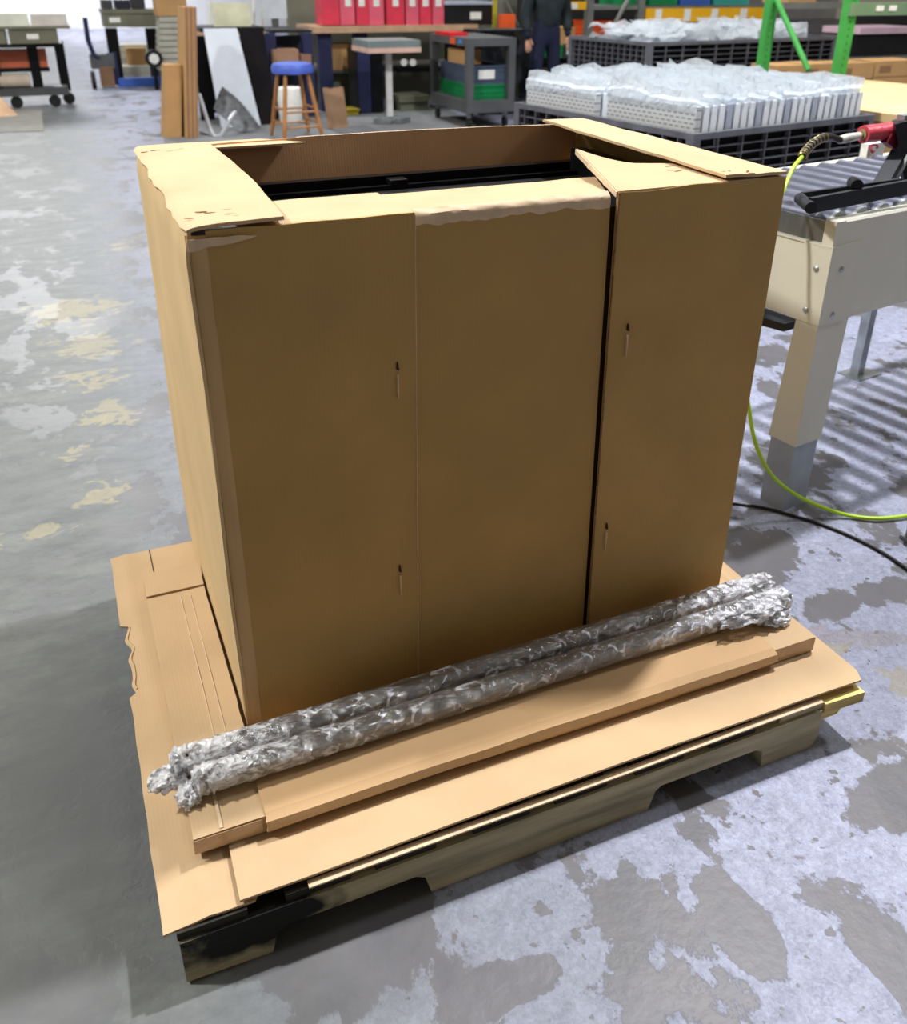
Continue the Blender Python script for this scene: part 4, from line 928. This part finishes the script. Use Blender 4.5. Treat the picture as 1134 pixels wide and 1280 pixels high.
# ---- lift stand
ls = thing('height_adjustable_stand', 'grey height-adjustable stand with a steel top and single white column', 'stand', (3.70, 9.45, 0))
xc = 3.70
MB().box((xc-.03, 9.42, .05), (xc+.03, 9.48, .80)).build('column', mat('pale_grey_column', (206, 206, 204), .4), ls, bevel=.006)
MB().box((xc-.32, 9.2, .84), (xc+.30, 9.8, .91)).build('top', mat('grey_green_steel', (128, 142, 142), .4, .3), ls, bevel=.008)
MB().box((xc-.325, 9.19, .785), (xc+.305, 9.8, .838)).build('top_edge', mat('peach_edge', (212, 176, 160), .6), ls, bevel=.006)
for s in (-1, 1): 
    MB().obox((xc+s*.12, 9.35, .035), (.22, .08, .05), rz=s*.6).build('base_foot', STL, ls, bevel=.008)
MB().box((xc-.14, 9.38, .0605), (xc+.14, 9.5, .075)).build('base_plate', STL, ls, bevel=.003)
# ---- grey utility cart with crates
gx, gy = 4.28, 8.62; ga = math.radians(-4)
gc = thing('utility_cart', 'dark grey two-shelf plastic utility cart holding crates', 'cart', (gx, gy, 0))
pz = GRYP
x0, x1, y0, y1 = 4.33, 4.92, 8.62, 9.75
rect(gc, 'top_shelf', x0, x1, y0, y1, .87, .95, pz, .01); rect(gc, 'bottom_shelf', x0, x1, y0, y1, .17, .30, pz, .01)
for (xx, yy_) in ((x0, y0), (x1-.08, y0), (x0, y1-.08), (x1-.08, y1-.08)):
    rect(gc, 'post', xx, xx+.08, yy_, yy_+.08, .3005, .8695, pz, .006)
for (xx, yy_) in ((x0+.06, y0+.08), (x1-.08, y0+.08), (x0+.06, y1-.1), (x1-.08, y1-.1)):
    w = MB().tube([(xx-.015, yy_, .055), (xx+.015, yy_, .055)], .055, 14).build('caster', BLK, gc, smooth=True); rect(w, 'fork', xx-.02, xx+.02, yy_-.02, yy_+.02, .112, .169, STL, 0)
def crate(label, x0, x1, y0, y1, z0, z1, m, n=3, lab=None):
    t = thing('crate', label, 'crate', ((x0+x1)/2, y0, z0))
    e = .012
    for (a, c) in (((x0, y0, z0), (x1, y0+e, z1-.02)), ((x0, y1-e, z0), (x1, y1, z1-.02)), ((x0, y0+e, z0), (x0+e, y1-e, z1-.02)), ((x1-e, y0+e, z0), (x1, y1-e, z1-.02))): MB().box(a, c).build('side', m, t)
    MB().box((x0+e, y0+e, z0), (x1-e, y1-e, z0+.01)).build('base', m, t)
    for (a, c) in (((x0-.01, y0-.01, z1-.0195), (x1+.01, y0+.02, z1)), ((x0-.01, y1-.02, z1-.0195), (x1+.01, y1+.01, z1)), ((x0-.01, y0+.0205, z1-.0195), (x0+.02, y1-.0205, z1)), ((x1-.02, y0+.0205, z1-.0195), (x1+.01, y1-.0205, z1))): MB().box(a, c).build('rim', m, t)
    for k in range(n):
        zz = lerp(z0, z1-.02, (k+.5)/n); MB().box((x0+.02, y0-.006, zz), (x1-.02, y0-.0005, zz+.012)).build('rib', m, t); MB().box((x0-.006, y0+.02, zz), (x0-.0005, y1-.02, zz+.012)).build('rib', m, t)
    if lab: MB().box((lerp(x0, x1, .2), y0-.010, lerp(z0, z1, .3)), (lerp(x0, x1, .65), y0-.0065, lerp(z0, z1, .78))).build('crate_label', WHT, t)
    return t
crate('green crate on the bottom shelf of the utility cart', x0+.09, x1-.06, y0+.10, y1-.12, .301, .46, GRN)
crate('dark blue grey crate with white label stacked on the green crate in the cart', x0+.09, x1-.06, y0+.10, y1-.12, .4605, .66, mat('slate_blue_plastic', (72, 84, 104), .5), 2, True)
tag(rect(None, 'carton', x0+.10, x0+.30, y0+.30, y0+.8, .6605, .82, CART), 'brown carton inside the utility cart above the crates', 'carton')
tag(rect(None, 'plastic_tray', x0+.0, x0+.22, y0+.5, y0+.95, .951, .985, mat('bright_red_plastic', (216, 30, 44), .4)), 'flat red tray on top of the utility cart', 'tray')
MB().box((x0-.004, y0+.35, .875), (x0-.0005, y0+.5, .94)).build('orange_sticker', ORN, gc); MB().box((x0-.004, y0+.16, .89), (x0-.0005, y0+.25, .93)).build('blue_sticker', mat('sky_blue_sticker', (70, 130, 210), .5), gc)
# ---- black film-wrapped stack right of cart
Y = 9.6
fs = TT('wrapped_stack', 'stack wrapped in glossy black film beside the person', 'stack', 632, 80, Y)
GB = mat('glossy_black_film', (34, 36, 38), .18, var=.3, scale=9, bump=1.0, bscale=14, spec=.8)
def stackfn(s):
    def f(u, v):
        a_ = at(lerp(600, 664, u), lerp(170, 38, v), Y); return Vector((a_.x, Y+.04*nz(u*4+s, v*5), a_.z))
    return f
MB().patch(stackfn(0), 20, 24, .05).build('film_front', GB, fs, smooth=True)
bbox(fs, 'load', 602, 662, 38, 170, Y+.06, .6, BLK)
bbox(fs, 'wire_frame', 662, 665, 36, 170, Y+.0, .03, STL, 0); bbox(fs, 'wire_frame', 600, 665, 35.5, 37.5, Y-.02, .03, STL, 0)
# ---- person
JK = mat('dark_teal_jacket', (30, 40, 44), .8, var=.2, scale=10); JN = mat('navy_trousers', (24, 30, 56), .85, var=.15, scale=10); SKN = mat('skin', (196, 148, 122), .55, var=.05)
Y = 10.2
hp_ = at(682, 60, 8.95)
pe = thing('person', 'person in dark jacket and navy trousers standing with back turned beside the wrapped stack', 'person', (hp_.x, hp_.y, 0))
PX, PY = hp_.x, hp_.y
def body(edges, verts, name, m, sub=2):
    me = bpy.data.meshes.new(name); me.from_pydata([v[0] for v in verts], edges, []); o = bpy.data.objects.new(name, me); COL.objects.link(o)
    mo = o.modifiers.new('skin', 'SKIN'); mo.use_smooth_shade = True
    for i, v in enumerate(verts): me.skin_vertices[0].data[i].radius = (v[1], v[2] if len(v) > 2 else v[1])
    me.skin_vertices[0].data[0].use_root = True
    s = o.modifiers.new('sub', 'SUBSURF'); s.levels = sub; s.render_levels = sub; me.materials.append(m); o.parent = pe; return o
# one continuous figure: pelvis, spine, head, both arms, both legs
V = [((0, 0, .98), .15, .12), ((0, 0, 1.15), .14, .11), ((0, 0, 1.36), .18, .12), ((0, .01, 1.50), .07, .07), ((0, -.01, 1.62), .09, .10), ((0, -.01, 1.72), .075, .09),
     ((-.21, 0, 1.42), .07, .07), ((-.27, .02, 1.15), .052, .052), ((-.27, -.06, .92), .036, .036), ((.21, 0, 1.42), .07, .07), ((.27, .02, 1.15), .052, .052), ((.25, -.08, .93), .036, .036),
     ((-.10, 0, .90), .10, .10), ((-.12, -.01, .50), .068, .068), ((-.13, .02, .10), .045, .045), ((-.14, -.12, .04), .038, .032),
     ((.10, 0, .90), .10, .10), ((.12, -.01, .50), .068, .068), ((.13, .02, .10), .045, .045), ((.15, -.12, .04), .038, .032)]
E_ = [(0,1),(1,2),(2,3),(3,4),(4,5),(2,6),(6,7),(7,8),(2,9),(9,10),(10,11),(0,12),(12,13),(13,14),(14,15),(0,16),(16,17),(17,18),(18,19)]
body(E_, V, 'body', JN)
VJ = [((0, 0, .99), .175, .14), ((0, 0, 1.15), .165, .135), ((0, 0, 1.36), .20, .14), ((0, .01, 1.47), .09, .09), ((-.21, 0, 1.42), .088, .088), ((-.27, .02, 1.15), .068, .068), ((-.27, -.05, .97), .052, .052), ((.21, 0, 1.42), .088, .088), ((.27, .02, 1.15), .068, .068), ((.25, -.07, .98), .052, .052)]
body([(0,1),(1,2),(2,3),(2,4),(4,5),(5,6),(2,7),(7,8),(8,9)], VJ, 'jacket', JK)
for s, hx, hy, hz in ((-1, -.27, -.07, .90), (1, .25, -.09, .91)):
    hv = [((hx, hy, hz+.03), .034, .022), ((hx, hy-.012, hz-.03), .04, .02)]; he = [(0, 1)]
    for f in range(4):
        bx_ = hx+(f-1.5)*.019; L1 = (.034, .040, .038, .030)[f]; i = len(hv)
        hv += [((bx_, hy-.015, hz-.055), .0095), ((bx_, hy-.025, hz-.055-L1), .0085), ((bx_, hy-.018, hz-.055-L1*1.9), .0075)]; he += [(1, i), (i, i+1), (i+1, i+2)]
    i = len(hv); hv += [((hx-s*.042, hy-.02, hz-.01), .011), ((hx-s*.050, hy-.03, hz-.05), .0095)]; he += [(0, i), (i, i+1)]
    body(he, hv, 'hand', SKN, 1)
b = MB(); bmesh.ops.create_uvsphere(b.bm, u_segments=20, v_segments=14, radius=.112)
for v in b.bm.verts: v.co = Vector((v.co.x*.9, v.co.y*1.05-.005, v.co.z*1.08+1.68))
b.build('hair', mat('dark_hair', (38, 28, 22), .7), pe, W=False, smooth=True)
# ---- metal storage rack with yellow beams
Y = 9.4
GP = mat('grey_rack_post', (120, 122, 116), .5, .2, var=.1); YB = mat('yellow_rack_beam', (236, 178, 30), .45, var=.04)
rk = TT('storage_rack', 'grey metal storage rack with yellow beams, holding coloured crates', 'rack', 800, 90, Y)
def post(t, px, Y, w, m, pt=-30):
    p = at(px, 40, Y); MB().box((p.x-w/2, Y, 0), (p.x+w/2, Y+w, 2.1)).build('post', m, t, bevel=.004)
post(rk, 737, Y, .085, GP); post(rk, 800, Y, .085, GP); post(rk, 627, Y+1.2, .07, GP)
post(rk, 620, Y+1.9, .07, mat('yellow_post', (206, 186, 60), .5))
def beam(t, name, x0, x1, z0, z1, Y, m, dep=.05): return MB().box((x0, Y, z0), (x1, Y+dep, z1)).build(name, m, t, bevel=.004)
bz0, bz1 = at(880, 27, Y).z, at(880, 10, Y).z
be = beam(rk, 'beam', at(806, 20, Y).x+.01, at(962, 20, Y).x, bz0, bz1, Y-.02, YB)
for px in (822, 858, 892, 928): MB().box((at(px-4, 20, Y).x, Y-.026, bz0+.01), (at(px+4, 20, Y).x, Y-.0205, bz1-.01)).build('beam_label', WHT, be)
be = beam(rk, 'beam', at(706, 10, Y).x, at(732, 10, Y).x, at(720, 12, Y).z, at(720, 2, Y).z, Y-.02, YB)
MB().box((at(713, 6, Y).x, Y-.026, at(720, 11, Y).z), (at(721, 6, Y).x, Y-.0205, at(720, 4, Y).z)).build('beam_label', WHT, be)
beam(rk, 'hanger_tab', at(806, 20, Y).x, at(810, 20, Y).x, at(806, 34, Y).z, bz0, Y-.02, YB)
MB().tube([at(741, 80, Y-.04), at(785, 0, Y-.04)], .028, 8).build('brace', GP, rk)
MB().tube([at(632, 0, Y+1.15), at(648, 32, Y+1.15)], .02, 8).build('brace', GP, rk)
beam(rk, 'shelf', at(742, 20, Y).x, at(797, 20, Y).x, at(770, 12, Y).z, at(770, 7, Y).z, Y, GP, .8)
zsh = at(800, 76, Y).z
beam(rk, 'shelf', at(690, 70, Y).x, at(1000, 70, Y).x, zsh-.06, zsh-.002, Y+.09, BLKM, 1.1)
beam(rk, 'back_panel', at(700, 70, Y).x, at(990, 70, Y).x, zsh, 1.9, Y+1.2, mat('rack_dark_back', (38, 36, 36), .8), .02)
def crx(label, pa, pb_, pt, pbm, Yc, m, dep=.5, lab=None, n=3):
    return crate(label, at(pa, 50, Yc).x, at(pb_, 50, Yc).x, Yc, Yc+dep, at((pa+pb_)/2, pbm, Yc).z+.004, at((pa+pb_)/2, pt, Yc).z, m, n, lab)
crx('green crate with white label on the rack shelf beside the diagonal brace', 741, 771, 47, 74, Y+.1, GRN, lab=1)
crx('orange crate stacked above the green crate on the rack', 741, 778, 26, 46, Y+.14, ORN)
crx('blue crate left of the middle rack post', 774, 795, 48, 74, Y+.1, BLU, lab=1)
crx('blue crate with white label right of the middle rack post', 806, 840, 49, 74, Y+.1, BLU, lab=1)
crx('small green crate with white label beside the person', 690, 704, 57, 73, Y+.1, GRN)
crx('black crate with white label beside the person under the tan carton', 705, 725, 57, 73, Y+.12, mat('dull_green_black', (60, 64, 58), .5), lab=1)
tag(rect(None, 'carton', at(697, 50, Y).x, at(726, 50, Y).x, Y+.15, Y+.5, at(710, 55.5, Y+.15).z, at(710, 34, Y+.15).z, CART), 'open tan carton on top of the small crates beside the person', 'carton')
tag(rect(None, 'storage_bin', at(780, 40, Y).x, at(794, 40, Y).x, Y+.2, Y+.5, at(786, 46, Y+.2).z, at(786, 28, Y+.2).z, mat('crimson_plastic', (178, 32, 44), .45)), 'crimson bin beside the orange crate on the rack', 'bin')
tag(rect(None, 'storage_bin', at(627, 40, Y+1).x, at(644, 40, Y+1).x, Y+1.0, Y+1.1, at(635, 36, Y+1).z, at(635, 18, Y+1).z, ORN), 'orange bin at the left of the person on the far shelf', 'bin')
for (pa, pb_, mm, nm) in ((772, 796, GRN, 'left green crate on the upper level of the rack'), (808, 842, GRN, 'middle green crate on the upper level above the yellow beam'), (846, 882, BLU, 'blue crate on the upper level above the yellow beam'), (888, 930, mat('teal_plastic', (60, 160, 150), .5), 'teal crate on the upper level near the green post')):
    c_ = crx(nm, pa, pb_, -22, 6.5, Y+.08, mm)
beam(rk, 'upper_shelf', at(742, 20, Y).x, at(960, 20, Y).x, at(860, 10.5, Y).z-.01, at(860, 7, Y).z-.0, Y+.05, GP, .9)
tag(rect(None, 'carton', at(812, 40, Y).x, at(846, 40, Y).x, Y+.65, Y+.95, zsh, zsh+.30, mat('dim_brown_carton', (110, 76, 52), .8)), 'dim brown carton behind the right blue crate', 'carton')
# ---- green pallet rack in front of it
GRR = mat('green_rack_paint', (66, 158, 70), .45, var=.08)
YG = 5.35
gr = thing('pallet_rack', 'bright green pallet rack frame with diagonal brace behind the white plates', 'rack', (at(955, 90, YG).x, YG, 0))
def gpost(pxa, pya, pxb, pyb, Y, w):
    a_ = at(pxa, pya, Y); b_ = at(pxb, pyb, Y); x = b_.x
    o = MB().box((x-w/2, Y, 0), (x+w/2, Y+w*.8, 2.05)).build('post', GRR, gr, bevel=.004)
    for k in range(34):
        z = .3+k*.05; MB().prism([(x-.012, z), (x-.006, z), (x-.009, z+.02)], .003, 1, Y-.0032).build('slot', KD, o) if z > .6 and z < 1.6 else None
pw = .085
gpost(0, 0, 956, 88, YG, pw); gpost(0, 0, 1053, 88, YG-.9, pw)
pA = at(971, 0, YG-.02); pB = at(1011, 88, YG-.55)
MB().tube([pA, pB], .022, 10).build('brace', GRR, gr)
GBM = mat('grey_green_beam', (112, 140, 108), .5, var=.05)
z0, z1 = at(1110, 19, YG-.9).z, at(1110, 3, YG-.9).z
be = beam(gr, 'beam', at(1062, 10, YG-.9).x, at(1062, 10, YG-.9).x+2.2, z0, z1, YG-.92, GBM, .06)
for px in (1098, 1114): MB().box((at(px-5, 10, YG-.9).x, YG-.925, z0+.03), (at(px+4, 10, YG-.9).x, YG-.9205, z1-.02)).build('beam_label', WHT, be)
beam(gr, 'beam', at(980, 8, YG+.9).x, at(1064, 8, YG+.9).x, at(1000, 11, YG+.9).z, at(1000, 3, YG+.9).z, YG+.9, GP, .05)
# ---- cartons behind, right
Yc = 5.0
k = 0
lbls = ['tan shipping carton under the green brace, leftmost', 'tan shipping carton left of the right green post', 'tan shipping carton right of the right green post', 'tan shipping carton at the right frame edge, tallest']
ed = [(970, 1008, 78), (1009, 1048, 76), (1050, 1092, 75), (1093, 1150, 72)]
for (a_, c_, tpy), lb in zip(ed, lbls):
    xa, xb = at(a_, 90, 5.6).x, at(c_, 90, 5.6).x; zt = at((a_+c_)/2, tpy+4, 5.6).z
    t = thing('shipping_carton', lb, 'carton', ((xa+xb)/2, 5.6, 0), 0, 'shipping cartons behind the white plates')
    MB().box((xa+.004, 5.6, .35), (xb-.004, 5.94, zt)).build('body', CART, t, bevel=.004)
    for zz in (zt-.14, zt-.28): MB().box((xa+.004, 5.597, zz), (xb-.004, 5.5995, zz+.006)).build('seam', KE, t)
    MB().box((xa+.1*(xb-xa), 5.598, zt-.10), (xa+.35*(xb-xa), 5.5995, zt-.04)).build('printed_mark', KE, t)
plf = thing('carton_platform', 'dark platform carrying the tan shipping cartons', 'platform', (at(1050, 90, 5.6).x, 5.6, 0)); rect(plf, 'deck', at(965, 90, 5.6).x, at(1160, 90, 5.6).x, 5.55, 5.97, .30, .3495, BLKM); 
for px in (970, 1060, 1150): rect(plf, 'leg', at(px, 90, 5.6).x-.04, at(px, 90, 5.6).x+.04, 5.62, 5.7, 0, .2995, BLKM)
# tan board stack at the right
q0 = fl(1092, 152, .80)
bs = thing('board_stack', 'tan wooden board on a stack at the right edge beyond the bulk container', 'board', (q0.x+.1, q0.y, 0))
zt = .86
ax_, ay_ = fl(1088, 146, zt).x, fl(1088, 146, zt).y
Mb = Matrix.Translation((c0.x, c0.y, 0)) @ Matrix.Rotation(GA, 4, 'Z')
for k in range(5):
    MB().box((1.50, -.10-.0, .60+k*.052), (3.1, 1.3, .648+k*.052), Mb).build('board', mat('pale_ply_board', (222, 190, 140), .6, var=.06, scale=3) if k == 4 else mat('raw_timber', (176, 140, 92), .7, var=.15, scale=6), bs, bevel=.003)
for (x, y) in ((1.55, .0), (2.9, .0), (1.55, 1.1), (2.9, 1.1)): MB().box((x, y, 0), (x+.1, y+.1, .599), Mb).build('support', mat('raw_timber', (176, 140, 92), .7), bs)
# distant dark shelf line top right
ds = TT('upper_shelf_load', 'dark loaded shelf with pink wrapped sheets beyond the right green post', 'shelf', 1110, 60, 7.4)
bbox(ds, 'shelf_body', 1000, 1200, 44, 70, 7.6, .8, BLK); bbox(ds, 'wrapped_sheets', 1075, 1150, 34, 42, 7.55, .6, mat('pink_white_film', (206, 176, 188), .4)); bbox(ds, 'back_board', 1060, 1200, 12, 33, 8.3, .03, mat('rack_dark_back', (38, 36, 36), .8))
for px in (1010, 1150): bbox(ds, 'leg', px, px+8, 70.5, 150, 7.7, .1, BLKM)
tag(bbox(None, 'carton', 985, 1022, -10, 4, 7.2, .4, CART), 'tan carton at the top edge between the two green posts', 'carton')
